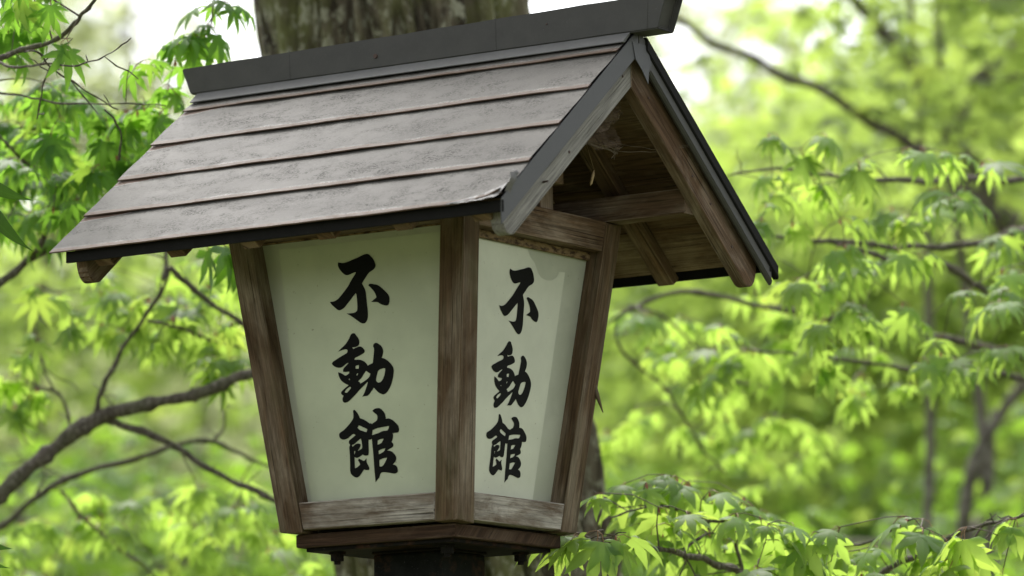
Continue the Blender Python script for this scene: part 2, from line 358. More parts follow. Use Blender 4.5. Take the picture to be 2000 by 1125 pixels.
GL = {"fu":[[[-379,4110],[-364,4156],[-282,4133],[-168,4149],[-67,4178],[18,4196],[91,4220],[148,4235],[204,4237],[241,4219],[268,4186],[300,4155],[323,4107],[342,4054],[336,4021],[305,3989],[268,3970],[217,3950],[172,3916],[125,3863],[79,3816],[54,3787],[79,3742],[102,3695],[115,3642],[116,3551],[118,3460],[125,3357],[122,3300],[114,3244],[96,3206],[69,3174],[29,3160],[-26,3176],[-78,3213],[-143,3261],[-209,3306],[-282,3347],[-205,3342],[-135,3345],[-92,3359],[-71,3385],[-63,3464],[-61,3556],[-66,3624],[-74,3650],[-123,3612],[-184,3555],[-245,3503],[-307,3446],[-359,3419],[-409,3404],[-450,3418],[-502,3463],[-554,3508],[-584,3556],[-521,3553],[-464,3566],[-404,3597],[-343,3649],[-266,3716],[-205,3774],[-156,3838],[-94,3906],[-44,3959],[-45,3976],[-102,3964],[-174,3942],[-224,3940],[-264,3956],[-309,3995],[-353,4050]],[[176,3742],[188,3764],[214,3771],[268,3759],[350,3738],[402,3702],[465,3645],[529,3583],[552,3535],[554,3490],[543,3445],[526,3410],[483,3402],[429,3416],[376,3437],[328,3472],[269,3479],[202,3484],[237,3506],[281,3529],[310,3548],[301,3592],[277,3639],[240,3682],[202,3723]]],"dou":[[[-238,3006],[-215,3027],[-180,3031],[-152,3022],[-141,3000],[-109,2961],[-86,2919],[-83,2879],[-93,2840],[-123,2820],[-173,2809],[-229,2812],[-208,2784],[-160,2800],[-89,2817],[-48,2806],[-9,2771],[7,2729],[-9,2708],[-60,2686],[-132,2661],[-182,2648],[-200,2638],[-202,2613],[-136,2614],[-68,2599],[-15,2572],[23,2535],[41,2502],[92,2523],[142,2536],[159,2609],[178,2698],[189,2760],[171,2795],[184,2828],[228,2850],[275,2829],[326,2788],[353,2741],[354,2695],[340,2651],[315,2602],[356,2593],[415,2560],[478,2503],[515,2449],[527,2403],[514,2330],[494,2264],[461,2187],[428,2133],[382,2080],[337,2044],[287,2034],[240,2051],[194,2081],[150,2126],[121,2157],[102,2130],[56,2088],[18,2051],[-26,2032],[-60,2038],[-107,2029],[-62,2086],[-29,2146],[6,2212],[20,2258],[-65,2200],[-155,2139],[-231,2076],[-306,2025],[-381,1974],[-424,1963],[-466,1963],[-493,2000],[-487,2039],[-463,2071],[-502,2097],[-509,2126],[-483,2153],[-416,2193],[-349,2230],[-396,2249],[-462,2288],[-500,2331],[-527,2385],[-534,2446],[-490,2433],[-450,2413],[-404,2379],[-354,2394],[-319,2417],[-321,2440],[-378,2438],[-433,2444],[-434,2480],[-413,2507],[-360,2543],[-322,2572],[-347,2575],[-395,2551],[-447,2521],[-497,2512],[-559,2524],[-612,2552],[-640,2588],[-620,2617],[-554,2644],[-466,2683],[-378,2715],[-328,2734],[-317,2773],[-336,2790],[-385,2792],[-442,2781],[-500,2768],[-439,2812],[-365,2857],[-318,2899],[-271,2952]],[[-195,2512],[-173,2524],[-124,2527],[-132,2471],[-192,2472],[-196,2490]],[[-187,2386],[-164,2405],[-152,2395],[-167,2371],[-186,2363]],[[-347,2321],[-325,2336],[-315,2322],[-324,2301]],[[-438,2132],[-404,2170],[-345,2199],[-317,2203],[-310,2182],[-343,2150],[-395,2112],[-430,2117]],[[-169,2277],[-95,2322],[-48,2381],[2,2428],[38,2400],[81,2373],[62,2332],[14,2296],[-59,2262],[-129,2234],[-132,2257]],[[227,2410],[277,2431],[334,2441],[368,2436],[363,2388],[339,2322],[302,2262],[265,2231],[222,2223],[189,2237],[172,2265],[190,2322],[208,2366]]],"kan":[[[-306,1828],[-282,1840],[-255,1817],[-222,1775],[-197,1725],[-190,1698],[-135,1684],[-65,1643],[-2,1599],[9,1611],[31,1593],[81,1617],[135,1640],[151,1687],[143,1730],[102,1757],[61,1796],[101,1826],[168,1834],[219,1821],[259,1781],[292,1737],[301,1688],[301,1655],[365,1657],[421,1631],[475,1585],[522,1539],[536,1490],[532,1448],[511,1426],[445,1425],[408,1421],[415,1391],[405,1343],[376,1291],[406,1253],[402,1217],[348,1191],[272,1162],[338,1155],[393,1121],[432,1071],[443,1028],[419,981],[365,939],[411,928],[444,895],[453,835],[436,806],[383,794],[326,807],[254,824],[166,834],[129,827],[107,798],[92,751],[53,729],[15,687],[14,780],[11,877],[13,997],[14,1118],[11,1239],[9,1366],[-22,1350],[-58,1358],[-67,1244],[-70,1160],[-87,1115],[-131,1110],[-168,1119],[-185,1134],[-235,1109],[-305,1083],[-351,1107],[-355,1023],[-360,926],[-311,941],[-253,977],[-260,1010],[-286,1048],[-268,1074],[-212,1047],[-179,1029],[-153,1043],[-125,1067],[-131,1013],[-102,957],[-83,913],[-97,884],[-153,888],[-186,900],[-239,846],[-296,789],[-349,781],[-406,809],[-455,866],[-442,1005],[-434,1125],[-435,1222],[-433,1270],[-413,1299],[-436,1331],[-428,1367],[-370,1399],[-292,1444],[-333,1471],[-396,1437],[-459,1399],[-535,1387],[-593,1409],[-613,1459],[-599,1500],[-521,1531],[-441,1586],[-360,1653],[-310,1709],[-304,1769]],[[-385,1294],[-335,1306],[-272,1344],[-201,1387],[-190,1350],[-185,1277],[-186,1231],[-225,1210],[-282,1192],[-245,1233],[-216,1273],[-219,1301],[-275,1314],[-321,1296],[-372,1262]],[[-350,1198],[-323,1196],[-334,1160],[-351,1137]],[[-248,1554],[-225,1588],[-189,1582],[-147,1558],[-97,1539],[-62,1519],[-81,1472],[-139,1491],[-182,1506],[-217,1521]],[[32,1497],[116,1521],[220,1531],[356,1539],[342,1498],[317,1470],[221,1471],[137,1441],[55,1429],[19,1413]],[[112,1328],[158,1347],[235,1352],[213,1315],[181,1281],[108,1264]],[[115,1171],[172,1191],[251,1201],[227,1157],[181,1133],[116,1113]],[[116,1024],[187,1048],[273,1052],[234,994],[175,923],[110,924]]]}
def smooth_poly(pts):
    """soften the shallow bends and keep the sharp brush corners"""
    n = len(pts); o = []
    for i in range(n):
        a, b_, c = Vector(pts[i - 1]), Vector(pts[i]), Vector(pts[(i + 1) % n])
        u, v = b_ - a, c - b_
        if u.length < 1e-9 or v.length < 1e-9: continue
        if u.angle(v) < math.radians(62):
            o += [tuple(b_ - u * .27), tuple((b_ * 6 + a + c) / 8 + (b_ - (a + c) / 2) * .02), tuple(b_ + v * .27)]
        else: o.append(tuple(b_))
    return o
def glyph(name, polys, place, parent, thick=.0005):
    cu = bpy.data.curves.new(name, 'CURVE'); cu.dimensions = '2D'; cu.fill_mode = 'BOTH'
    for pl in polys:
        pl = smooth_poly(pl); s = cu.splines.new('POLY'); s.points.add(len(pl) - 1)
        for pt, (x, y) in zip(s.points, pl): pt.co = (x, y, 0, 1)
        s.use_cyclic_u = True
    cu.extrude = thick / 2
    tmp = bpy.data.objects.new(name, cu); COL.objects.link(tmp)
    dg = bpy.context.evaluated_depsgraph_get(); me = bpy.data.meshes.new_from_object(tmp.evaluated_get(dg))
    COL.objects.unlink(tmp); bpy.data.objects.remove(tmp)
    for v in me.vertices: v.co = place(v.co.x, v.co.y, v.co.z)
    me.name = name; me.materials.clear(); me.materials.append(INK)
    return link(bpy.data.objects.new(name, me), parent)
nf = Vector((0, -1, -g)).normalized(); nr = Vector((1, 0, -g)).normalized()
def on_front(u, z, e): return Vector((u, -h(z) + rc, z + Z0)) + nf * (.0009 + e)
def on_right(u, z, e): return Vector((h(z) - rc, u, z + Z0)) + nr * (.0009 + e)
for kind in ('fu', 'dou', 'kan'):
    polys = [[(x / 1e4, z / 1e4) for x, z in pl] for pl in GL[kind]]
    glyph('written_character', polys, on_front, PANELS[0])
    dx, sz = {'fu': (-.0050, None), 'dou': (-.0068, None), 'kan': (-.0080, 1)}[kind]
    pr = [[(x + dx, (.0550 + (z - .0536) * .912) if sz else z - .0140) for x, z in pl] for pl in polys]
    glyph('written_character', pr, on_right, PANELS[1])
def sheet(name, poly, place, mat, parent, e=.0004):
    v = [place(a, c, e - .0009) for a, c in poly]
    return meshobj(name, v, [tuple(range(len(v)))], mat, parent)
sheet('backing_sheet', [(-.149, .4465), (-.1425, .257), (-.1245, .044), (.128, .044), (.1785, .4450)], on_front, FILM_F, PANELS[0])
sc = [(-.128, .044), (.0785, .044), (.1180, .4135), (.100, .4125)]
sc += [(.067 + .032 * math.cos(t), .4125 - .0175 * math.sin(t)) for t in np.linspace(.35, math.pi * .8, 8)]
sc += [(.028, .418), (.012, .427), (.004, .4375), (-.176, .4375)]
sheet('backing_sheet', sc, on_right, FILM_R, PANELS[1])

# base, plate, bolts, pole
box('base_board', -.152, .152, -.152, .152, -.0262, -.0048, WOOD_BASE, lan, (1, 0, 0), .003)
box('mounting_plate', -.140, .140, -.140, .140, -.0325, -.0264, PLATE, lan, (1, 0, 0), .001)
def cyl(name, c, r, z0, z1, sides, mat, parent, rot=0):
    mb = MB(); mb.tube([Vector((c[0], c[1], z0 + Z0)), Vector((c[0], c[1], z1 + Z0))], [r, r], sides); return mb.build(name, mat, parent, smooth=False)
for x, y in ((-.105, -.105), (.105, .105), (.105, -.105), (-.105, .105)):
    bo = cyl('bolt', (x, y), .0135, -.036, -.0327, 20, PLATE, lan)
    cyl('nut', (x, y), .0105, -.0465, -.0361, 6, PLATE, bo); cyl('bolt_tip', (x, y), .0052, -.052, -.0466, 12, PLATE, bo)
box('weld_collar', -.0665, .0665, -.0665, .0665, -.0365, -.0326, PLATE, lan, (0, 0, 1), .0015)
box('pole', -.0642, .0642, -.0642, .0642, -Z0 - .3, -.0366, POLE, lan, (0, 0, 1), .004)

# beams above the posts, small king posts and the short ridge beam
for s in (-1, 1):
    ya, yb = sorted((s * (ht - .040), s * (ht + .001)))
    box('eave_beam', -.372, .373, ya, yb, .5003, .5415, WOOD_TOP, lan, (1, 0, 0), .002)
    xa, xb = sorted((s * .186, s * .2225))
    box('king_post', xa, xb, -.003, .036, .5003, .5415, WOOD_TOP, lan, (0, 0, 1), .0015)
box('centre_beam', -.236, .2375, -.006, .044, .5418, .597, WOOD_ROOF, lan, (1, 0, 0), .0015)
# rafters
def slope_piece(name, s, x0, x1, y0, y1, o0, o1, mat, cut=True, bevel=.0015, grain_x=False):
    """piece lying in the slope of side s, from |y|=y0 to y1, between offsets o0 > o1 below the roof plane"""
    zt = lambda y, o: zr - k_ * y + o
    n = .55 if cut else 0
    prof = [(s * y0, zt(y0, o1)), (s * y0, zt(y0, o0)), (s * (y1 + (.012 if cut else 0)), zt(y1 + (.012 if cut else 0), o0)), (s * (y1 - (.006 if cut else 0)), zt(y1 - (.006 if cut else 0), o1))]
    return prism(name, prof, x0, x1, mat, lan, (1, 0, 0) if grain_x else (0, s, -k_), bevel)
for s in (-1, 1):
    for i in range(6):
        xc = -.350 + .1427 * i
        slope_piece('rafter', s, xc - .0155, xc + .0155, .001 if s > 0 else .0015, .386, -.0185, -.0455, WOOD_ROOF)
    # roof boards laid along the ridge
    nbd = 5; yb = [.001 + (.388 - .001) * i / nbd for i in range(nbd + 1)]
    for i in range(nbd):
        slope_piece('roof_board', s, -.408, .3975, yb[i] + .0008, yb[i + 1] - .0008, -.0070 - .0008 * (i % 2), -.0180, WOOD_ROOF, False, .001, True)
# bargeboards with rounded feet
def bargeboard(s, x0, x1, mat):
    zt = lambda y, o: zr - k_ * y + o
    o0, o1 = -.0190, -.0925; yt = .355
    prof = [(s * .0006, zt(0, o1)), (s * .0006, zt(0, o0)), (s * (yt + .022), zt(yt + .022, o0))]
    # rounded foot
    A = Vector((yt + .024, zt(yt + .024, o0 - .012))); B = Vector((yt + .018, zt(yt, o1) - .002)); C = Vector((yt - .012, zt(yt - .012, o1)))
    for t in np.linspace(0, 1, 8):
        q = A * (1 - t) ** 2 + B * 2 * t * (1 - t) + C * t * t; prof.append((s * q.x, q.y))
    return prism('bargeboard', prof, x0, x1, mat, lan, (0, s, -k_), .0015)
for x0, x1 in ((.372, .3940), (-.4130, -.3910)):
    for s in (-1, 1):
        bd = bargeboard(s, x0 + (.0 if s < 0 else .0), x1, WOOD_GREY if (s < 0 and x0 > 0) else WOOD_TOP)
def nail(x, y, z, d, r=.0032, parent=lan, l=.003):
    mb = MB(); c = Vector((x, y, z + Z0)); d = Vector(d).normalized()
    mb.tube([c, c + d * l], [r, r * .85], 10); return mb.build('nail_head', NAIL, parent, False)
for yy, oo in ((-.026, -.058), (-.186, -.072), (.05, -.062), (.18, -.066), (.235, -.060), (.30, -.07)):
    nail(.394, yy, zr - k_ * abs(yy) + oo, (1, 0, 0), .0022, l=.0015)
nail(.394, -.262, zr - k_ * .262 - .068, (1, -.1, .05), .0018, l=.010)

# sheet-metal courses
def course(s, k, ytop, ybot, x0, x1, worn):
    nx = 72; L = math.hypot(1, k_) ; sl = (ybot - ytop) * L
    nd = Vector((0, s * k_, 1)).normalized(); dn = Vector((0, s, -k_)).normalized()
    prof = []                                             # (distance from the lower edge, lift)
    for t in (1, .8, .6, .4, .2, .0013 / sl, .0003 / sl): prof.append((sl * t, .0042 * (1 - t) + .0002))
    prof += [(-.0002, .0041), (-.0004, .0030), (-.0001, .0022), (.004, .0021), (.014, .0021)]
    v, uv, f = [], [], []
    tp = Vector((0, s * ybot, zr - k_ * ybot + Z0))
    for i in range(nx + 1):
        x = x0 + (x1 - x0) * i / nx
        for j, (dd, li) in enumerate(prof):
            wv = .0016 * noise.noise(Vector((x * 9, k * 3.1 + s, dd * 20))) + .0005 * noise.noise(Vector((x * 40, k, dd * 60)))
            d2 = dd; l2 = li + wv * (1 if j < 10 else .6)
            if worn:                                       # the bent, crumpled near corner
                e = max(0, (x - (x1 - .105)) / .105)
                if e > 0 and j >= 2:
                    near = max(0, 1 - dd / .05)
                    d2 += near * (.010 * e ** 2.6 + .003 * e * noise.noise(Vector((x * 60, 3, 1))))
                    l2 += near * (.006 * e * noise.noise(Vector((x * 45, dd * 50, 2))) + .010 * e ** 3 * (1 if j < 9 else .3))
            pos = tp - dn * d2 + nd * l2; v.append((x, pos.y, pos.z)); uv.append((x, max(dd, 0) if j < 8 else .0))
    m = len(prof)
    for i in range(nx):
        for j in range(m - 1):
            a = i * m + j; q = (a, a + 1, a + m + 1, a + m); f.append(q if s > 0 else q[::-1])
    o = meshobj('roof_course', v, f, ROOF, lan, uv, True)
    o.data.polygons.foreach_set('use_smooth', [(q % (m - 1)) < 6 for q in range(len(f))])
    return o
for s in (-1, 1):
    for k in range(5):
        yb_ = ye - k * dy; yt_ = yb_ - dy - .006 if k < 4 else .03
        course(s, k, yt_, yb_, -XL + .0006 * k, XR - .0005 * k, s < 0 and k == 0)
    # roof deck under the courses, drip edge, verge strips
    slope_piece('roof_underlay', s, -.414, .4068, .001, .390, -.0008, -.0068, FASCIA, False, 0, True)
    ya, yb_ = sorted((s * .3945, s * .4000))
    box('drip_edge', -.4155, .4100, ya, yb_, ze - .0145, ze + .0035, FASCIA, lan, (1, 0, 0), .0008)
    slope_piece('verge_strip', s, .4072, .4092, .001, .4005, -.001, -.0405, VERGE if s < 0 else CAP, False, .0005)
    slope_piece('verge_strip', s, -.4165, -.4145, .001, .372, -.001, -.0405, VERGE, False, .0005)
# standing seam of the far verge, seen dark against the trees
slope_piece('verge_seam', 1, .400, .4125, .02, .420, .0065, -.017, FASCIA, False, .002)
slope_piece('verge_roll', 1, .399, .4110, .03, .404, -.0305, -.0425, CAP, False, .0045)
# crumpled bare metal at the bent corner, with a curled scrap
mb = MB(); nd_ = Vector((0, -k_, 1)).normalized(); dn_ = Vector((0, -1, -k_)).normalized(); tp_ = Vector((0, -ye, ze + Z0))
nu_, nv_ = 18, 9
for i in range(nu_ + 1):
    for j in range(nv_ + 1):
        a, c = i / nu_, j / nv_
        x = .318 + .096 * a; up = (.004 + .050 * a ** 1.3) * c - .002
        lift = .0055 + .0016 * noise.noise(Vector((a * 7, c * 3, 1))) + .0014 * abs(noise.noise(Vector((a * 13 - c * 6, c * 5, 4)))) + .006 * a ** 4
        lift *= 1 - .75 * max(0, c - .75) * 4
        q = tp_ - dn_ * up + nd_ * lift; q.x = x; mb.v.append(q); mb.uv.append((a, c))
for i in range(nu_):
    for j in range(nv_):
        a = i * (nv_ + 1) + j; mb.f.append((a, a + nv_ + 1, a + nv_ + 2, a + 1)); mb.mi.append(0)
mb.build('crumpled_corner', BARE, lan, False)
mb = MB()
for (cx, cyy, cz, w, l_, a) in ((.413, -.376, .487, .012, .030, .3), (.4135, -.368, .493, .007, .016, -.4)):
    n0 = len(mb.v)
    for i in range(5):
        for j in range(4):
            u_, v_ = i / 4 - .5, j / 3
            q = Vector((cx + .005 * math.sin(v_ * 5 + a) + .003 * u_, cyy + w * u_ - v_ * .006, cz - l_ * v_ + .003 * noise.noise(Vector((i * 1.7, j * 2.1, a * 9)))))
            mb.v.append(q + Vector((0, 0, Z0))); mb.uv.append((u_, v_))
    for i in range(4):
        for j in range(3):
            aa = n0 + i * 4 + j; mb.f.append((aa, aa + 1, aa + 5, aa + 4)); mb.mi.append(0)
mb.build('torn_metal_scrap', BARE, lan)

# ridge cap: box flaring outwards at both ends, apron folded over the top course
def cap():
    c, z1 = .0245, .7560
    A = []
    for (xb, xt, z2) in ((-.4518, -.4690, .8010), (.4600, .4790, .8120)):
        A.append([(xb, -c, z1), (xb, c, z1), (xt, c + .002, z2), (xt, -c - .002, z2)])
    nseg = 40; bm = bmesh.new(); rows = []
    for i in range(nseg + 1):
        t = i / nseg; row = []
        for j in range(4):
            q = Vector(A[0][j]).lerp(Vector(A[1][j]), t)
            q.z += Z0 + (.0008 * noise.noise(Vector((t * 14, j, 3))) if 0 < i < nseg else 0)
            row.append(bm.verts.new(q))
        rows.append(row)
    for i in range(nseg):
        for j in range(4): bm.faces.new((rows[i][j], rows[i][(j + 1) % 4], rows[i + 1][(j + 1) % 4], rows[i + 1][j]))
    bm.faces.new(rows[0]); e2 = bm.faces.new(rows[-1][::-1])
    bmesh.ops.recalc_face_normals(bm, faces=bm.faces)
    bmesh.ops.inset_individual(bm, faces=[e2], thickness=.004, depth=-.012)
    sharp = [e for e in bm.edges if e.calc_face_angle(0) > .6]
    bmesh.ops.bevel(bm, geom=sharp, offset=.0020, segments=2, affect='EDGES')
    me = bpy.data.meshes.new('ridge_cap'); bm.to_mesh(me); bm.free(); me.materials.append(CAP)
    return link(bpy.data.objects.new('ridge_cap', me), lan)
cap()
for xs in (-.247, .158, .4395):
    slab = [(xs - .0006, -.0252, .7575), (xs + .0006, -.0252, .7575), (xs + .0006, -.0240, .7575), (xs - .0006, -.0240, .7575)]
    hexa('cap_seam', slab + [(x + (.004 if xs > .4 else 0), y - .0018, .8035 + .010 * (xs + .469) / .948) for x, y, z in slab], CAP, lan, (0, 0, 1), .0003, seg=1)
nail(-.075, -.0250, .776, (0, -1, 0), .0042, l=.0025)
nail(.255, -.0250, .788, (0, -1, 0), .0015, l=.002)
for s in (-1, 1):
    prof = [(s * .0250, .7562), (s * .0440, .7400), (s * .0460, .7385), (s * .0455, .7370), (s * .0400, .7375), (s * .0235, .7530)]
    prism('ridge_apron', prof, -.4375, .4085, APRON, lan, (1, 0, 0), .0006)
box('ridge_core', -.412, .404, -.020, .020, .7300, .7562, FASCIA, lan, (1, 0, 0), .001)
# ragged flashing tongue hanging over the apex of the gable
v = [(.4100, -.020, .742), (.4100, .022, .742), (.4120, .034, .712), (.4115, .026, .706), (.4125, .021, .680), (.4110, .006, .700), (.4105, -.012, .715)]
meshobj('apex_flashing', [(x, y, z + Z0) for x, y, z in v] + [(x - .001, y, z + Z0) for x, y, z in v],
        [tuple(range(7)), tuple(range(13, 6, -1))] + [(i, i + 7, (i + 1) % 7 + 7, (i + 1) % 7) for i in range(7)], VERGE, lan)
# split peeling from the rear post
mb = MB(); q0 = Vector((h(.215) + .0, h(.215) - .004, .215 + Z0))
mb.tube([q0 + Vector((.0, 0, .028)), q0 + Vector((.003, .002, .006)), q0 + Vector((.010, .008, -.022))], [.002, .004, .0008], 5)
mb.build('wood_splinter', WOOD_POST, lan)

# ------------------------------------------------------------------ cobweb, dry seed
def web_mat():
    b = NB('dusty_cobweb'); tc = b.n('ShaderNodeTexCoord').outputs['Object']
    n = b.noise(b.mapping(tc, (40, 40, 90)), 1, 6, .75, 1.0)
    a = b.ramp(n, [(.34, .0), (.6, .6)])
    d = b.bsdf((.11, .08, .055), .9, .1); t = b.n('ShaderNodeBsdfTransparent'); m = b.n('ShaderNodeMixShader')
    b.l(a, m.inputs[0]); b.l(t.outputs[0], m.inputs[1]); b.l(d.outputs[0], m.inputs[2]); return b.done(m.outputs[0])
def strand_mat():
    b = NB('cobweb_strand'); return b.done(b.bsdf((.16, .13, .095), .9, .1).outputs[0])
WEB, STRAND = web_mat(), strand_mat()
cw = thing('cobweb', 'dusty cobweb strung under the gable of the lantern roof', 'cobweb', (.30, .0, Z0 + .6))
def cwl(v): return [(x - .30, y, z - .6) for x, y, z in v]
def websheet(c4, nu, nv, amp, seed):
    v, f, uv = [], [], []
    for i in range(nu + 1):
        for j in range(nv + 1):
            a, b_ = i / nu, j / nv
            q = (Vector(c4[0]) * (1 - a) + Vector(c4[1]) * a) * (1 - b_) + (Vector(c4[3]) * (1 - a) + Vector(c4[2]) * a) * b_
            q += Vector((noise.noise(Vector((a * 4, b_ * 3, seed))), 0, noise.noise(Vector((a * 5, b_ * 5, seed + 9))) - math.sin(a * math.pi) * .6 * (1 - b_))) * amp
            v.append(q); uv.append((a, b_))
    for i in range(nu):
        for j in range(nv):
            a = i * (nv + 1) + j; f.append((a, a + 1, a + nv + 2, a + nv + 1))
    return cwl(v), f, uv
v, f, uv = websheet([(.345, -.150, .583), (.345, .045, .590), (.345, .020, .645), (.345, -.075, .632)], 14, 8, .012, 2)
meshobj('web_sheet', v, f, WEB, cw, uv, True)
v, f, uv = websheet([(.36, -.05, .600), (.36, .03, .640), (.36, .005, .668), (.36, -.02, .662)], 10, 8, .012, 5)
meshobj('web_sheet', v, f, WEB, cw, uv, True)
mb = MB()
def strand(a, b_, sag, r=.0003, n=10):
    a, b_ = Vector(a), Vector(b_); pts = []
    for i in range(n + 1):
        t = i / n; q = a.lerp(b_, t); q.z -= sag * math.sin(t * math.pi); q += Vector((0, noise.noise(q * 40) * .004, noise.noise(q * 37 + Vector((3, 3, 3))) * .004))
        pts.append(Vector(cwl([q])[0]))
    mb.tube(pts, [r * U(.7, 1.6) for _ in pts], 4)
random.seed(3)
for i in range(0):
    y0 = U(-.15, .03); strand((.335 + U(-.01, .01), y0, .585 + U(-.003, .012)), (.34 + U(-.02, .02), y0 + U(-.02, .09), .60 + U(0, .055)), U(0, .01), .00022, 6)
for i in range(7): strand((.336, -.148, .586 + U(-.003, .002)), (.336, .05, .584 + U(-.004, .006)), U(.0, .004), .0002, 18)
strand((.336, .045, .588), (.4095, .165, .606), .008, .0003, 16); strand((.336, .03, .60), (.4095, .16, .607), .012, .0002, 16)
for i in range(8): strand((.336, .04 + U(-.01, .01), .588), (.336, .05 + U(-.02, .02), .588 + U(-.018, .012)), 0, .00025, 5)
mb.build('web_strand', STRAND, cw)
b = NB('dry_tan_husk'); TAN = b.done(b.bsdf((.33, .24, .12), .7, .2).outputs[0])
sdv = MB(); c0 = Vector((.3, .03, Z0 + .545))
sdv.tube([c0 + Vector((0, .006, .012)), c0 + Vector((0, .002, .004)), c0 + Vector((0, -.004, -.010)), c0 + Vector((0, -.006, -.014))], [.0004, .0026, .0022, .0003], 6)
sdv.tube([c0 + Vector((0, .006, .012)), Vector((.30, .012, Z0 + .600))], [.0002, .0002], 3)
tag(sdv.build('dry_seed', TAN), 'small tan seed husk dangling on a thread under the gable roof', 'seed')
# ------------------------------------------------------------------ ground and hillside
FH = Vector((FW.x, FW.y, 0)).normalized(); RH = Vector((FH.y, -FH.x, 0))
def ground_z(x, y):
    d = (Vector((x, y, 0)) - CP).dot(FH) if False else (x - CP.x) * FH.x + (y - CP.y) * FH.y
    t = max(0.0, d - 16)
    z = .215 * t * t / (t + 18)
    z += .5 * noise.noise(Vector((x * .05, y * .05, 0))) * min(1, t / 10) + .05 * noise.noise(Vector((x * .6, y * .6, 3)))
    return 15.0 * math.tanh(z / 15.0) - .02
def forest_floor():
    b = NB('forest_floor'); tc = b.n('ShaderNodeTexCoord').outputs['Object']
    a = b.noise(tc, .8, 6, .65); c = b.noise(tc, 9, 5, .7)
    col = b.mix(b.ramp(a, [(.4, 0.0), (.6, 1.0)]), (.085, .07, .045), (.07, .12, .03))
    col = b.mix(b.ramp(c, [(.45, 0.0), (.7, .6)]), col, (.16, .135, .09))
    return b.done(b.bsdf(col, .9, .2, normal=b.bump(c, .6, .05)).outputs[0])
FLOOR = forest_floor()
nx = 130; v = []; f = []
for i in range(nx + 1):
    for j in range(nx + 1):
        a = (i / nx * 2 - 1); c = (j / nx * 2 - 1)
        x = 230 * a * abs(a) ** 1.2; y = 230 * c * abs(c) ** 1.2
        v.append((x, y, ground_z(x, y)))
for i in range(nx):
    for j in range(nx):
        a = i * (nx + 1) + j; f.append((a, a + nx + 1, a + nx + 2, a + 1))
gr = meshobj('ground', v, f, FLOOR, None, None, True); gr['kind'] = 'structure'

# ------------------------------------------------------------------ bark and leaf materials
def bark(name, dark, mid, light, moss, sc=1.0, mossy=.5):
    b = NB(name); tc = b.n('ShaderNodeTexCoord').outputs['Object']
    n1 = b.noise(b.mapping(tc, (24 * sc, 24 * sc, 5 * sc)), 1, 6, .7, .6)
    n2 = b.noise(b.mapping(tc, (6 * sc, 6 * sc, 3 * sc)), 1, 5, .65)
    n3 = b.noise(b.mapping(tc, (45 * sc, 45 * sc, 30 * sc)), 1, 4, .7)
    col = b.mix(b.ramp(n1, [(.4, 0.0), (.58, 1.0)]), dark, mid)
    col = b.mix(b.ramp(n2, [(.45, 0.0), (.6, 1.0)]), col, b.mix(n3, moss, tuple(q * 1.6 for q in moss)) if mossy > .6 else b.mix(mossy, col, moss))
    col = b.mix(b.ramp(n3, [(.52, 0.0), (.62, .85)]), col, light)
    return b.done(b.bsdf(col, .9, .15, normal=b.bump(n1, .8, .01 / sc)).outputs[0])
BARK_BIG = bark('mossy_bark', (.025, .019, .012), (.13, .11, .075), (.27, .265, .19), (.085, .088, .032), 1.0, .7)
BARK = bark('smooth_maple_bark', (.055, .045, .036), (.13, .11, .09), (.22, .20, .17), (.09, .10, .05), 3, .4)
BARK_FAR = bark('grey_forest_bark', (.09, .08, .068), (.17, .15, .13), (.28, .26, .23), (.10, .11, .06), .7, .4)
b = NB('green_brown_twig'); TWIG = b.done(b.bsdf((.075, .055, .035), .6, .3).outputs[0])
b = NB('reddish_leaf_stalk'); STALK = b.done(b.bsdf((.22, .12, .055), .5, .3).outputs[0])
b = NB('pink_bud_scale'); BUD = b.done(b.bsdf((.42, .15, .11), .6, .3).outputs[0])
def leafmat(name, top, thru, var=.35, gloss=.42, mixf=.5, yellow=(.42, .50, .07)):
    b = NB(name); ge = b.n('ShaderNodeNewGeometry'); oi = b.n('ShaderNodeObjectInfo')
    r = b.math('FRACT', b.math('ADD', ge.outputs['Random Per Island'], b.math('MULTIPLY', oi.outputs['Random'], 7.31)))
    u = b.n('ShaderNodeUVMap'); sep = b.n('ShaderNodeSeparateXYZ'); b.l(u.outputs[0], sep.inputs[0])
    rib = b.ramp(b.math('ABSOLUTE', sep.outputs[0]), [(.03, 1.0), (.12, 0.0)])
    tp = b.mix(r, tuple(c * (1 - var) for c in top), tuple(c * (1 + var) for c in top))
    tp = b.mix(b.math('MULTIPLY', rib, .25), tp, tuple(min(1, c * 1.8) for c in top))
    th = b.mix(r, tuple(c * (1 - var * .6) for c in thru), tuple(c * (1 + var * .4) for c in thru))
    th = b.mix(b.ramp(r, [(.75, 0.0), (1.0, .6)]), th, yellow)
    p_ = b.bsdf(tp, gloss, .3); t = b.n('ShaderNodeBsdfTranslucent'); b.l(th, t.inputs[0])
    m = b.n('ShaderNodeMixShader'); m.inputs[0].default_value = mixf
    b.l(p_.outputs[0], m.inputs[1]); b.l(t.outputs[0], m.inputs[2]); return b.done(m.outputs[0])
LEAF_L = leafmat('fresh_green_leaf', (.050, .125, .018), (.27, .53, .05), .45, .5, .55)
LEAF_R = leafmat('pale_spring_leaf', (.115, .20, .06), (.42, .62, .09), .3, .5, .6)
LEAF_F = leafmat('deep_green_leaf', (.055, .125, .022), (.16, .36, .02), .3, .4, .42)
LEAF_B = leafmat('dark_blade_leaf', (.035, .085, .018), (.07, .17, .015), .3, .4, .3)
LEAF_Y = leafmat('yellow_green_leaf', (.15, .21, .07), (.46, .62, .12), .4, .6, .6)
LEAF_P = leafmat('haze_paled_distant_leaf', (.38, .42, .24), (.62, .68, .36), .3, .7, .55)  # leaf colour lightened to stand in for haze over the distance
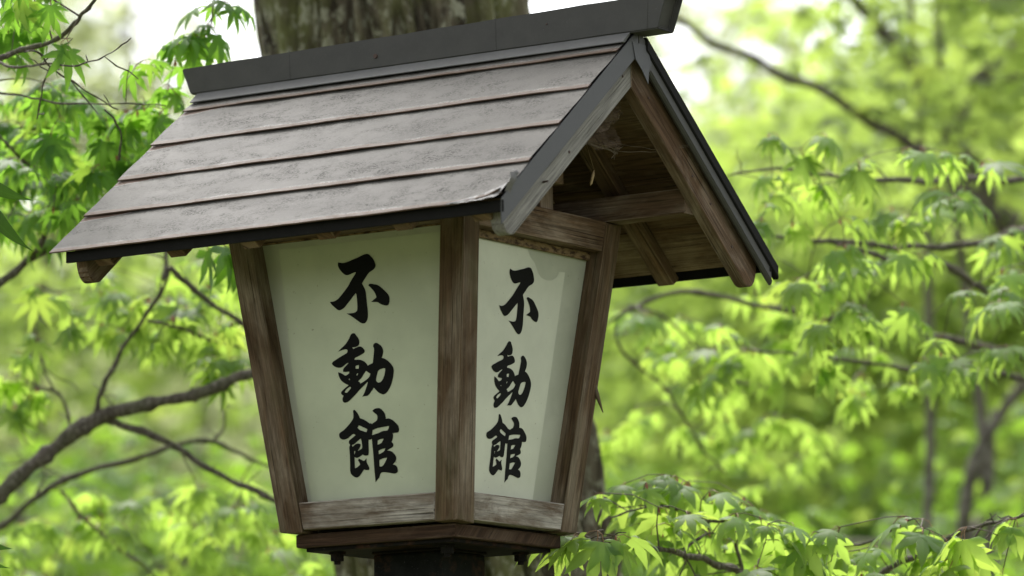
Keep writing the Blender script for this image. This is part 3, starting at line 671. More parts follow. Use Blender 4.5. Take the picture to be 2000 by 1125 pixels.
LEAF_D = leafmat('saturated_green_leaf', (.10, .17, .045), (.29, .50, .045), .4, .6, .5)  # a deeper, more saturated green than the yellow-green leaf

# ------------------------------------------------------------------ leaf shapes
def maple_leaf(L, lobes, droop, seed, lod=0, petiole=.022):
    rng = random.Random(seed); V = [(0, 0, 0)]; UV = [(0, 0)]; F = []
    spec = {7: [(0, 1), (36, .93), (-36, .93), (72, .74), (-72, .74), (112, .42), (-112, .42)],
            5: [(0, 1), (42, .88), (-42, .88), (88, .58), (-88, .58)]}[lobes]
    spec = sorted(spec, key=lambda q: q[0]); n = len(spec)
    angs = [math.radians(a + rng.uniform(-4, 4)) for a, _ in spec]; lens = [l * rng.uniform(.92, 1.06) for _, l in spec]
    def P(a, r, z=0): return (math.sin(a) * r, math.cos(a) * r, z)
    sinus = [(angs[0] - .32, .16)] + [((angs[i] + angs[i + 1]) / 2, .27 * min(lens[i], lens[i + 1]) + .05) for i in range(n - 1)] + [(angs[-1] + .32, .16)]
    si = []
    for a, r in sinus: si.append(len(V)); V.append(P(a, r, -.015)); UV.append((1, .2))
    for i in range(n):
        a, l = angs[i], lens[i]; hw = (.112 if lobes == 7 else .142) * (.55 + .45 * l)
        d = Vector((math.sin(a), math.cos(a), 0)); w = Vector((math.cos(a), -math.sin(a), 0)); b0 = len(V)
        def add(t, s, z, u): q = d * (l * t) + w * s; V.append((q.x, q.y, z)); UV.append((u, t))
        add(.52, 0, .012, 0); add(.50, -hw, -.03, 1); add(.50, hw, -.03, 1); add(1, 0, -.01, 0)
        if lod == 0:
            add(.78, -hw * .52, -.015, 1); add(.78, hw * .52, -.015, 1); add(.80, 0, .005, 0)
            F += [(0, si[i], b0 + 1, b0), (0, b0, b0 + 2, si[i + 1]), (b0 + 1, b0 + 4, b0 + 6, b0), (b0, b0 + 6, b0 + 5, b0 + 2), (b0 + 4, b0 + 3, b0 + 6), (b0 + 6, b0 + 3, b0 + 5)]
        else:
            F += [(0, si[i], b0 + 1, b0), (0, b0, b0 + 2, si[i + 1]), (b0 + 1, b0 + 3, b0), (b0, b0 + 3, b0 + 2)]
    out = []
    for x, y, z in V:                                    # bend the blade down round its base
        r = math.hypot(x, y)
        th = droop * r
        rr, zz = (math.sin(th) / droop, -(1 - math.cos(th)) / droop) if r > 0 else (0, 0)
        c = (x / r, y / r) if r else (0, 0)
        out.append(((c[0] * (rr) - 0 * z) * L, (c[1] * rr) * L + petiole, (zz + z * math.cos(th)) * L))
    mi = [0] * len(F)
    if lod == 0 and petiole:
        b0 = len(out); r = .0007
        for t in (0, .5, 1):
            y = petiole * t; z = .004 * math.sin(t * math.pi)
            for k in range(3): out.append((r * math.cos(k * 2.1), y, z + r * math.sin(k * 2.1))); UV.append((1, t))
        for j in range(2):
            for k in range(3): F.append((b0 + j * 3 + k, b0 + j * 3 + (k + 1) % 3, b0 + j * 3 + 3 + (k + 1) % 3, b0 + j * 3 + 3 + k)); mi.append(1)
    return out, F, UV, mi
NEAR = [maple_leaf(.060, 7, dr, i) for i, dr in enumerate((.7, 1.1, 1.4, 1.65, .9, 1.3, 1.55, 1.8, 1.2, 1.0, 1.5, 1.7))]
NEAR5 = [maple_leaf(.066, 5, dr, i + 20) for i, dr in enumerate((.6, .95, 1.25, 1.45))]
LOW = [maple_leaf(.060, 5, dr, i + 40, 1, .02) for i, dr in enumerate((.6, 1.0, 1.4))]
BLADE = [([(0, 0, 0), (-.35, .5, -.06), (.35, .5, -.06), (0, 1.0, -.25)], [(0, 2, 1), (1, 2, 3)], [(0, 0), (1, .5), (1, .5), (0, 1)], [0, 0]),
         ([(0, 0, 0), (-.3, .45, .02), (.32, .5, -.1), (.05, 1.0, -.4)], [(0, 2, 1), (1, 2, 3)], [(0, 0), (1, .5), (1, .5), (0, 1)], [0, 0])]
def cloud(name, templates, mats_, T, mats, parent, stuff=True):
    """one mesh of many leaves: T is a list of 4x4 matrices (numpy n,4,4)"""
    T = np.asarray(T, dtype=np.float32); n = len(T)
    if n == 0: return None
    VV, LL, LS, UVs, MI = [], [], [], [], []; off = 0; lo = 0
    pick = np.arange(n) % len(templates)
    for ti, (tv, tf, tu, tm) in enumerate(templates):
        Tk = T[pick == ti]; m = len(Tk)
        if m == 0: continue
        tv = np.asarray(tv, dtype=np.float32); nv = len(tv)
        pv = np.einsum('nij,vj->nvi', Tk[:, :3, :3], tv) + Tk[:, None, :3, 3]
        VV.append(pv.reshape(-1, 3))
        fl = np.concatenate([np.array(q) for q in tf]); sz = np.array([len(q) for q in tf])
        idx = (fl[None, :] + (np.arange(m) * nv)[:, None]).ravel() + off
        LL.append(idx); LS.append(np.tile(sz, m)); UVs.append(np.tile(np.asarray(tu, dtype=np.float32)[fl], (m, 1))); MI.append(np.tile(np.array(tm), m))
        off += m * nv
    V = np.concatenate(VV); Lp = np.concatenate(LL).astype(np.int32); S = np.concatenate(LS).astype(np.int32)
    me = bpy.data.meshes.new(name); me.vertices.add(len(V)); me.vertices.foreach_set('co', V.ravel())
    me.loops.add(len(Lp)); me.loops.foreach_set('vertex_index', Lp)
    me.polygons.add(len(S)); st = np.concatenate([[0], np.cumsum(S)[:-1]]).astype(np.int32)
    me.polygons.foreach_set('loop_start', st)
    try: me.polygons.foreach_set('loop_total', S)
    except Exception: pass
    for m_ in mats: me.materials.append(m_)
    me.polygons.foreach_set('material_index', np.concatenate(MI).astype(np.int32))
    uv = me.uv_layers.new(name='UVMap'); uv.data.foreach_set('uv', np.concatenate(UVs).ravel())
    me.update(calc_edges=True); me.validate()
    o = link(bpy.data.objects.new(name, me), parent)
    if stuff: o['kind'] = 'stuff'
    return o
_cache = {}
def leaf_mesh(key, tpl, mats):
    if key not in _cache:
        me = bpy.data.meshes.new('leaf'); v, f, uv, mi = tpl; me.from_pydata(v, [], f)
        for m in mats: me.materials.append(m)
        me.polygons.foreach_set('material_index', mi)
        ul = me.uv_layers.new(name='UVMap')
        for l in me.loops: ul.data[l.index].uv = uv[l.vertex_index]
        me.polygons.foreach_set('use_smooth', [True] * len(me.polygons)); _cache[key] = me
    return _cache[key]
def leaf_mat4(pos, head, pitch, roll, s, rng):
    y = Vector((math.sin(head) * math.cos(pitch), math.cos(head) * math.cos(pitch), math.sin(pitch)))
    x = y.cross(Vector((0, 0, 1))).normalized(); z = x.cross(y)
    m = Matrix((x, y, z)).transposed(); m = m @ Matrix.Rotation(roll, 3, 'Y')
    m = (m * s).to_4x4(); m.translation = pos; return m
def in_poly(x, y, P):
    c = False; j = len(P) - 1
    for i in range(len(P)):
        if (P[i][1] > y) != (P[j][1] > y) and x < (P[j][0] - P[i][0]) * (y - P[i][1]) / (P[j][1] - P[i][1]) + P[i][0]: c = not c
        j = i
    return c
def sample(P, d0, d1, n, rng):
    xs = [q[0] for q in P]; ys = [q[1] for q in P]; o = []
    while len(o) < n:
        x, y = rng.uniform(min(xs), max(xs)), rng.uniform(min(ys), max(ys))
        if in_poly(x, y, P): o.append(W(x, y, rng.uniform(d0, d1)))
    return o

def spray_tree(name, label, group, mains, trunk, targets, tpl, leafm, seed, lscale=1.0, dens=.62, maxlen=.6, max_parts=290, side_bias=None, bud=.3, barkm=None):
    """a maple: trunk, limbs given as lines, twigs grown to the targets, leaves hung on the twigs"""
    rng = random.Random(seed); barkm = barkm or BARK
    base = trunk[0][0]; root = thing(name, label, 'tree', base, group)
    inv = Vector(base)
    L = lambda q: Vector(q) - inv
    mb = MB(); pts, rad = smooth_path([L(q) for q, r in trunk], [r for q, r in trunk]); mb.tube(pts, rad, 12, knob=.15); mb.build('trunk', barkm, root)
    net = []
    for ln in mains:
        pts, rad = smooth_path([Vector(q) for q, r in ln], [r for q, r in ln], 8)
        pts = [q + noise.noise_vector(q * 9) * .010 + noise.noise_vector(q * 30) * .0035 for q in pts]
        mb = MB(); mb.tube([L(q) for q in pts], [r_ * (1 + (.28 if k % 7 == 3 else 0)) for k, r_ in enumerate(rad)], 8, knob=.4)
        for k in range(3, len(pts) - 1, 5):                   # bare side twigs and stubs
            if rng.random() < .4:
                dv = Vector((rng.uniform(-1, 1), rng.uniform(-1, 1), rng.uniform(-.5, 1))).normalized(); l_ = rng.uniform(.02, .10); q = L(pts[k]); kk_ = Vector((rng.uniform(-1, 1), rng.uniform(-1, 1), rng.uniform(-1, 1))) * .10 * l_
                mb.tube([q, q + dv * l_ * .4 + kk_, q + dv * l_ * .7 + kk_ * .5, q + dv * l_ + kk_ * 1.4], [min(.0022, rad[k] * .6), .0014, .0011, .0008], 5, 0, False)
        mb.build('branch', barkm, root)
        net += [(Vector(q), r) for q, r in zip(pts, rad)]
    targets = sorted(targets, key=lambda t: min((t - q).length for q, r in net))
    tw = MB(); leaves = []
    for t in targets:
        best, bd = None, 1e9
        for q, r in net:
            dd = (t - q).length + max(0, q.z - t.z) * .0
            if dd < bd: bd, best = dd, (q, r)
        if bd > maxlen * 3: continue
        a = best[0]; ln = bd
        ctrl = a.lerp(t, .5) + Vector((rng.uniform(-.1, .1), rng.uniform(-.1, .1), .14 + rng.uniform(-.06, .08))) * ln
        n = max(2, int(ln / .035)); pts = []
        for i in range(n + 1):
            s = i / n; q = a * (1 - s) ** 2 + ctrl * 2 * s * (1 - s) + t * s * s
            if 0 < i: q = q + Vector((rng.uniform(-1, 1), rng.uniform(-1, 1), rng.uniform(-1, 1))) * .0035
            pts.append(q)
        r0 = min(best[1] * .7, .0013 + .006 * ln); rr = [max(.0009, r0 * (1 - i / n) + .0009 * (i / n)) for i in range(n + 1)]
        tw.tube([L(q) for q in pts], rr, 5, 0, False)
        net += [(q, r) for q, r in zip(pts[1:], rr[1:])]
        dirn = (pts[-1] - pts[0]); hd = math.atan2(dirn.x, dirn.y)
        for i in range(1, n + 1):
            end = i == n
            if not end and (i / n < .3 or rng.random() > dens * .55): continue
            if rng.random() < bud:
                q = L(pts[i]); m4 = Matrix.Translation(q) @ Matrix.Rotation(rng.uniform(0, 6.28), 4, 'Z')
                tw.add([(0, 0, 0), (.004, .002, -.006), (.001, .003, -.014), (-.003, 0, -.007)], [(0, 1, 2, 3)], m4, [1])
            for sgn in ((-1, 1, 0) if end else (-1, 1)):
                if rng.random() > .88: continue
                he = hd + sgn * rng.uniform(.7, 1.5) + rng.uniform(-.25, .25)
                m4 = leaf_mat4(pts[i], he, rng.uniform(-1.15, -.05), rng.uniform(-.4, .4), lscale * rng.uniform(.55, 1.22), rng)
                leaves.append(((pts[i] - CP).dot(FW), m4))
    if tw.v: o = tw.build('twigs', [TWIG, BUD], root); o['kind'] = 'stuff'
    # leaves in the picture and nearest first
    def key(e):
        q = e[1].translation - CP; d = q.dot(FW); x = q.dot(RT) / d * FPX; y = q.dot(UP) / d * FPX
        return (0 if abs(x) < 1000 and abs(y) < 562 else 100) + d
    leaves.sort(key=key)
    for i, (d, m4) in enumerate(leaves[:max_parts]):
        o = bpy.data.objects.new('leaf', leaf_mesh((leafm.name, len(tpl), i % len(tpl)), tpl[i % len(tpl)], [leafm, STALK]))
        m = m4.copy(); m.translation = L(m4.translation); o.matrix_local = m
        COL.objects.link(o); o.parent = root
    rest = []
    for d, m4 in leaves[max_parts:]:
        m = m4.copy(); m.translation = L(m4.translation); rest.append([list(r_) for r_ in m])
    if rest: cloud('foliage', tpl, None, rest, [leafm, STALK], root)
    return root, len(leaves)
def line(pts, d0, d1, r0, r1):
    n = len(pts); return [(W(x, y, d0 + (d1 - d0) * i / (n - 1)), r0 + (r1 - r0) * i / (n - 1)) for i, (x, y) in enumerate(pts)]
def trunk_at(px, d, ztop, r0, r1, lean=(0, 0), n=5):
    q = W(px, 562, d); gz = ground_z(q.x, q.y) - .1; o = []
    for i in range(n):
        t = i / (n - 1); o.append((Vector((q.x + lean[0] * t + .05 * math.sin(i * 2.1), q.y + lean[1] * t + .05 * math.cos(i * 1.7), gz + (ztop - gz) * t)), r0 + (r1 - r0) * t))
    return o
RG = random.Random(11)
cnt = {}
# --- maple reaching in from the upper left, close behind the roof
tk = trunk_at(-620, 7.9, 3.6, .07, .03)
mains = [line([(-620, 330), (-300, 240), (-60, 160), (0, 123), (56, 95), (120, 60), (157, 34), (190, -5), (260, -90)], 7.9, 7.4, .0065, .0022),
         line([(-620, 330), (-250, 180), (-40, 120), (0, 129), (28, 136), (98, 125), (168, 123), (213, 104), (252, 80)], 7.9, 7.25, .0030, .0009),
         line([(-620, 400), (-300, 200), (-60, 170), (0, 179), (78, 189), (168, 206), (328, 203)], 8.0, 7.7, .0035, .0010),
         line([(56, 95), (76, 100), (98, 135), (140, 162), (193, 193), (238, 218)], 7.45, 7.6, .0018, .0010),
         line([(98, 132), (85, 160), (78, 190), (74, 230)], 7.5, 7.6, .002, .001),
         line([(-620, 500), (-300, 560), (-80, 600), (0, 553), (71, 496), (110, 482), (200, 470), (330, 470)], 8.4, 8.5, .012, .0045),
         line([(71, 496), (82, 470), (94, 428), (116, 387), (64, 332), (32, 300), (0, 262), (-60, 200)], 8.4, 8.2, .006, .002),
         line([(116, 387), (150, 389), (192, 393), (260, 405)], 8.35, 8.3, .005, .002),
         line([(94, 428), (130, 417), (175, 415)], 8.35, 8.3, .003, .0015),
         line([(328, 203), (238, 311), (228, 252), (210, 218)][1:], 7.75, 7.6, .002, .0012),
         line([(300, -260), (380, -120), (418, -20), (412, 40), (398, 85)], 7.9, 7.85, .003, .0012)]
tg = sample([(-60, -60), (70, -60), (120, 20), (60, 90), (0, 130), (-60, 130)], 7.5, 8.0, 12, RG)
tg += sample([(0, 150), (100, 130), (230, 165), (330, 180), (345, 230), (250, 330), (120, 420), (0, 440)], 7.95, 8.5, 48, RG)
tg += sample([(-60, 200), (200, 200), (250, 330), (170, 420), (60, 380), (-60, 480)], 8.4, 9.2, 40, RG)
tg += [W(x, y, d) for x, y, d in ((372, 70, 7.85), (405, 45, 7.85), (440, 5, 7.85), (402, 70, 7.9), (352, 75, 7.9), (400, 0, 7.9), (250, 125, 7.7), (280, 120, 7.8), (130, 75, 7.5), (350, 190, 7.95), (330, 165, 7.95))]
r_, cnt['L1'] = spray_tree('maple_tree', 'maple with drooping fresh green leaves reaching in beside the upper left of the lantern roof', 'young maples around the lantern', mains, tk, tg, NEAR, LEAF_L, 3, 1.12, .6, .35)
# --- maple with the forked grey branch behind the lower left
tk = trunk_at(-700, 8.8, 3.2, .09, .05)
mains = [line([(-700, 1300), (-300, 1180), (-60, 1020), (0, 962), (100, 872), (190, 818), (240, 803), (350, 776), (420, 758), (490, 728), (640, 690)], 8.8, 8.6, .0185, .0085),
         line([(205, 818), (260, 836), (330, 868), (430, 925), (535, 968), (680, 1040)], 8.7, 8.7, .0075, .0045),
         line([(190, 815), (196, 770), (215, 725), (245, 675), (290, 605), (318, 560), (332, 522)], 8.7, 8.6, .006, .003),
         line([(332, 522), (372, 555), (410, 590), (470, 630), (560, 680)], 8.6, 8.7, .006, .004),
         line([(318, 545), (325, 500), (322, 440), (300, 380)], 8.6, 8.7, .005, .003),
         line([(285, 628), (340, 640), (400, 658), (480, 680)], 8.65, 8.8, .004, .002),
         line([(-400, 1290), (-60, 1060), (0, 1028), (60, 980), (140, 935), (300, 882), (370, 862), (420, 862), (470, 885), (540, 915)], 9.2, 9.2, .009, .003),
         line([(136, 840), (118, 785), (90, 740), (72, 640), (80, 590)], 8.9, 9.0, .0035, .0015),
         line([(110, 770), (60, 750), (20, 715)], 8.95, 9.0, .003, .0015),
         line([(120, 960), (190, 1030), (260, 1090), (300, 1130)], 9.2, 9.3, .004, .003),
         line([(415, 862), (440, 830), (438, 770), (440, 735)], 9.2, 9.2, .003, .0015),
         line([(60, 985), (90, 930), (60, 905), (0, 910)], 9.2, 9.3, .003, .001)]
tg = [W(x + RG.uniform(-15, 15), y + RG.uniform(-12, 12), d) for x, y, d in
      ((160, 605, 8.8), (250, 600, 8.9), (240, 620, 8.9), (20, 690, 9.0), (25, 780, 9), (60, 760, 9), (30, 720, 9), (55, 780, 9),
       (395, 560, 8.8), (440, 600, 8.8), (460, 640, 8.7), (330, 620, 8.7), (360, 660, 8.8), (420, 690, 8.7), (380, 610, 8.8), (300, 650, 8.7), (440, 560, 8.9), (420, 640, 8.9),
       (240, 640, 8.8), (170, 640, 8.8), (430, 735, 8.7), (450, 700, 8.7), (420, 720, 8.7), (90, 560, 8.8), (60, 640, 8.9), (280, 590, 8.8), (350, 590, 8.9), (230, 560, 8.9), (200, 570, 9))]
tg += sample([(190, 500), (450, 480), (480, 700), (260, 690), (200, 600)], 8.9, 9.8, 26, RG)
tg += sample([(-60, 1010), (150, 960), (330, 930), (560, 960), (640, 1080), (640, 1180), (-60, 1180)], 9.0, 9.9, 62, RG)
r_, cnt['L2'] = spray_tree('maple_tree', 'maple whose forked grey branch crosses behind the lower left of the lantern', 'young maples around the lantern', mains, tk, tg, NEAR, LEAF_R, 5, 1.1, .45, .35)
# --- maple on the right with long sprays of hanging pale leaves
tk = trunk_at(2750, 9.4, 4.4, .08, .04)
mains = [line([(2750, 300), (2400, 380), (2100, 425), (2000, 455), (1900, 478), (1800, 482), (1650, 470), (1560, 464), (1480, 450)], 9.2, 8.7, .014, .002),
         line([(2750, 420), (2300, 600), (2100, 590), (1960, 580), (1850, 525), (1740, 508), (1650, 478), (1590, 466)], 9.4, 8.8, .012, .0025),
         line([(2750, 200), (2300, 280), (2050, 340), (1900, 350), (1750, 355), (1620, 340), (1500, 330), (1420, 345)], 9.2, 8.6, .010, .0015),
         line([(2400, 640), (2100, 700), (1900, 670), (1700, 640), (1500, 600), (1330, 570), (1230, 605), (1180, 640)], 9.4, 9.4, .010, .003),
         line([(2300, 900), (2000, 740), (1800, 720), (1640, 700), (1480, 690)], 9.4, 9.0, .008, .002),
         line([(1205, 640), (1225, 690), (1290, 750), (1330, 800), (1370, 870), (1420, 930)], 9.4, 9.6, .0032, .0022),
         line([(1230, 600), (1300, 620), (1360, 680), (1400, 730), (1500, 760)], 9.5, 9.6, .003, .002)]
tg = sample([(1450, 390), (1480, 300), (1560, 275), (1720, 300), (1920, 330), (2060, 390), (2060, 760), (1900, 720), (1760, 690), (1600, 640), (1490, 520)], 8.4, 9.2, 62, RG)
tg += sample([(1200, 570), (1480, 560), (1600, 640), (1900, 740), (1760, 780), (1560, 760), (1400, 760), (1250, 700)], 9.0, 9.9, 40, RG)
tg += sample([(1160, 780), (1400, 760), (1620, 800), (1560, 930), (1400, 960), (1160, 980)], 9.6, 10.6, 24, RG)
tg += [W(x, y, 8.5) for x, y in ((1505, 262), (1600, 262), (1560, 290), (1840, 300), (1920, 318), (1760, 290), (1680, 310), (1620, 700), (1800, 700), (1860, 700), (1960, 690))]
r_, cnt['R1'] = spray_tree('maple_tree', 'maple with long sprays of pale hanging leaves filling the space right of the lantern', 'young maples around the lantern', mains, tk, tg, NEAR, LEAF_R, 8, 1.2, .46, .35)
# --- low maple at the lower right, almost in focus
tk = trunk_at(1720, 8.1, 1.55, .035, .02)
top = (1720, 1490)
mains = [line([(1720, 1560), (1560, 1240), (1457, 1125), (1405, 1102), (1337, 1083), (1270, 1074), (1205, 1064), (1150, 1052)], 8.1, 7.35, .010, .0016),
         line([(1720, 1560), (1690, 1240), (1722, 1121), (1798, 1088), (1885, 1037), (1925, 1030), (1980, 1010), (2060, 985)], 8.1, 7.55, .008, .0014),
         line([(1337, 1083), (1360, 1060), (1400, 1042), (1453, 1038)], 7.7, 7.8, .003, .0012),
         line([(1720, 1560), (1800, 1300), (1900, 1120), (1789, 1018), (1712, 1050), (1616, 1059), (1534, 1050), (1480, 1020), (1376, 1011)][:1] + [(1640, 1300), (1560, 1130), (1600, 1070), (1640, 1058), (1712, 1050), (1789, 1018)], 8.1, 7.7, .006, .0013),
         line([(1457, 1125), (1440, 1060), (1453, 1023), (1376, 1011), (1300, 985), (1246, 992), (1174, 1011)], 7.9, 7.7, .004, .0012),
         line([(1337, 1083), (1350, 1110), (1362, 1140)], 7.7, 7.7, .002, .001)]
tg = [W(x, y, d) for x, y, d in ((1130, 1050, 7.3), (1165, 1035, 7.3), (1200, 1045, 7.32), (1110, 1045, 7.35), (1180, 965, 7.6), (1260, 945, 7.7), (1225, 940, 7.8), (1300, 930, 7.8), (1340, 945, 7.8), (1290, 990, 7.6),
      (1340, 1000, 7.6), (1380, 960, 7.8), (1450, 980, 7.8), (1430, 1000, 7.7), (1500, 1020, 7.6), (1540, 1020, 7.6), (1480, 1010, 7.7), (1590, 1035, 7.6), (1640, 1030, 7.6), (1770, 1010, 7.6), (1800, 1030, 7.6),
      (1840, 1050, 7.6), (1890, 1030, 7.5), (1870, 1090, 7.5), (1800, 1080, 7.6), (1985, 1010, 7.5), (1960, 1110, 7.5), (1700, 1070, 7.7), (1660, 1080, 7.7), (1620, 1100, 7.6), (1560, 1090, 7.6), (1500, 1080, 7.7), (1480, 1110, 7.6),
      (1380, 1060, 7.8), (1330, 1040, 7.8), (1290, 1040, 7.8), (1420, 1050, 7.9), (1250, 1020, 7.8), (1740, 1110, 7.7), (1680, 1120, 7.7), (1530, 1130, 7.6), (2020, 1080, 7.6), (1920, 1060, 7.6))]
tg += sample([(1180, 930), (1420, 930), (1500, 1010), (1440, 1110), (1250, 1120), (1180, 1000)], 7.9, 8.5, 14, RG)
tg += sample([(1480, 1060), (1900, 1080), (2050, 1180), (1400, 1180)], 7.6, 8.2, 8, RG)
r_, cnt['R2'] = spray_tree('maple_tree', 'low young maple with broad soft green leaves at the lower right of the lantern base', 'young maples around the lantern', mains, tk, tg, NEAR5, LEAF_R, 12, 1.08, .25, .3)
# --- single leaves hanging in the gap under the left eave and by the pole
def hang(name, label, items, stem, leafm, tpl, s, loc):
    root = thing(name, label, 'twig', loc); L = lambda q: Vector(q) - Vector(loc)
    mb = MB(); pts, rad = smooth_path([L(q) for q, r in stem], [r for q, r in stem], 5); mb.tube(pts, rad, 6); mb.build('stem', TWIG, root)
    for i, (q, he, pi_, ro, ss) in enumerate(items):
        m = leaf_mat4(L(q), he, pi_, ro, ss * s, None)
        o = bpy.data.objects.new('leaf', leaf_mesh((leafm.name, len(tpl), i % len(tpl)), tpl[i % len(tpl)], [leafm, STALK])); o.matrix_local = m
        COL.objects.link(o); o.parent = root
    return root
st = [(W(330, 300, 7.95), .002), (W(395, 430, 7.9), .0016), (W(440, 480, 7.9), .0014)]
hang('leafy_twig', 'dark green leaves hanging in the gap between the left eave and the corner post', [(W(395, 462, 7.9), .5, -1.2, .1, 1.1), (W(425, 455, 7.9), 1.2, -1.1, .2, 1.2), (W(440, 470, 7.9), .2, -1.0, -.2, 1.1)], st, LEAF_F, NEAR5, 1.1, W(330, 300, 7.95))
# --- long bamboo-like blades at the left edge
def blade(Ln, wd, bend, seed):
    rng = random.Random(seed); n = 9; v, f, uv, mi = [], [], [], []
    for i in range(n + 1):
        t = i / n; w = wd * (math.sin(math.pi * min(1, t * .92 + .06)) ** .8) * (1 - t ** 4) ; a = bend * t
        y = Ln * math.sin(a) / bend if bend else Ln * t; z = -Ln * (1 - math.cos(a)) / bend
        v += [(-w, y, z - w * .35), (0, y, z), (w, y, z - w * .35)]; uv += [(1, t), (0, t), (1, t)]
    for i in range(n):
        b0 = i * 3; f += [(b0, b0 + 1, b0 + 4, b0 + 3), (b0 + 1, b0 + 2, b0 + 5, b0 + 4)]; mi += [0, 0]
    return v, f, uv, mi
BL = [blade(.16, .016, 1.0, 1), blade(.14, .015, .7, 2), blade(.15, .016, .9, 3)]
bt = thing('bamboo_stem', 'long narrow bamboo-like leaves poking in at the left edge beside the eave corner', 'plant', W(-160, 1400, 7.3) * 1.0)
bb = bt.location.copy(); bb.z = 0; bt.location = bb
mb = MB(); pts, rad = smooth_path([Vector((0, 0, 0)), W(-150, 900, 7.3) - bb, W(-110, 500, 7.3) - bb, W(-60, 330, 7.3) - bb], [.006, .004, .002, .001]); mb.tube(pts, rad, 7); mb.build('stem', TWIG, bt)
def aim(me_i, a, b_, roll):
    d = (b_ - a); y = d.normalized(); x = y.cross(-FW).normalized(); z = x.cross(y); tipv = Vector(BL[me_i][0][-2]); m = Matrix((x, y, z)).transposed() @ Matrix.Rotation(roll, 3, 'Y') @ Matrix.Rotation(math.atan2(-tipv.z, tipv.y), 3, 'X'); m = (m * (d.length / tipv.length)).to_4x4(); m.translation = a - bb
    o = bpy.data.objects.new('leaf', leaf_mesh(('blade', me_i), BL[me_i], [LEAF_B])); o.matrix_local = m; COL.objects.link(o); o.parent = bt
aim(0, W(-60, 335, 7.3), W(66, 392, 7.25), .5); aim(1, W(-50, 375, 7.3), W(36, 478, 7.3), -.5); aim(2, W(-50, 360, 7.3), W(66, 492, 7.25), .7)
aim(0, W(-90, 1060, 7.3), W(22, 1110, 7.3), .6); aim(2, W(-80, 1050, 7.3), W(26, 1072, 7.25), .2)

# ------------------------------------------------------------------ the old tree right behind the lantern
def big_trunk():
    pA, pB = W(950, 1110, 8.78), W(808, 40, 8.78)
    ax = (pB - pA).normalized(); t0 = -(pA.z + .2) / ax.z; base = pA + ax * t0; Ht = 8.5
    root = thing('old_tree', 'thick old tree with rough mossy bark standing right behind the lantern', 'tree', base)
    nu, nv = 300, 560; u = ax.orthogonal().normalized(); w = ax.cross(u); v = []; uv = []
    for j in range(nv + 1):
        t = Ht * j / nv; r0 = .282 - .010 * max(0, t - 2) + .12 * math.exp(-t * 2.5)
        c = ax * t + Vector((.03 * math.sin(t * 1.3), .03 * math.cos(t * 1.1), 0))
        for i in range(nu):
            q = 2 * math.pi * i / nu; cx, cy = math.cos(q), math.sin(q)
            s1 = noise.noise(Vector((cx * 3.4, cy * 3.4, t * .55 + 3)) * 1.0)
            warp = .35 * noise.noise(Vector((cx * 2, cy * 2, t * 1.6)))
            rid = 1 - abs(noise.noise(Vector((cx * 6.2 + warp, cy * 6.2 + warp, t * 1.5)))) * 3.2
            rid2 = abs(noise.noise(Vector((cx * 4.5 + warp, cy * 4.5, t * 5.5))))
            fine = noise.noise(Vector((cx * 18, cy * 18, t * 9)))
            dsp = .018 * s1 - .050 * max(0, rid) ** 1.8 - .012 * max(0, 1 - rid2 * 6) + .005 * fine
            v.append(c + (u * cx + w * cy) * (r0 + dsp)); uv.append((i / nu, t))
    f = []
    for j in range(nv):
        for i in range(nu):
            a = j * nu + i; b_ = j * nu + (i + 1) % nu; f.append((a, b_, b_ + nu, a + nu))
    meshobj('trunk', v, f, BARK_BIG, root, uv, True)
    topc = ax * (Ht - .1)
    for k in range(5):
        a = k * 1.26 + .4; mb = MB(); e = topc + Vector((math.cos(a) * 2.2, math.sin(a) * 2.2, 2.2)); m_ = topc.lerp(e, .5) + Vector((0, 0, .5))
        pts, rad = smooth_path([topc - Vector((0, 0, .3)), m_, e], [.13, .08, .03]); mb.tube(pts, rad, 9, knob=.2); mb.build('limb', BARK_BIG, root)
    rng = random.Random(4); T = []
    for i in range(260):
        a = rng.uniform(0, 6.28); r = 2.9 * math.sqrt(rng.random()); c = topc + Vector((math.cos(a) * r, math.sin(a) * r, 1.6 + rng.uniform(-.6, 1.6)))
        for _ in range(22):
            q = c + Vector((rng.gauss(0, .22), rng.gauss(0, .22), rng.gauss(0, .10)))
            T.append([list(x) for x in leaf_mat4(q, rng.uniform(0, 6.28), rng.uniform(-.6, .3), rng.uniform(-.5, .5), rng.uniform(.8, 1.3), rng)])
    cloud('crown', LOW, None, T, [LEAF_D], root)
big_trunk()

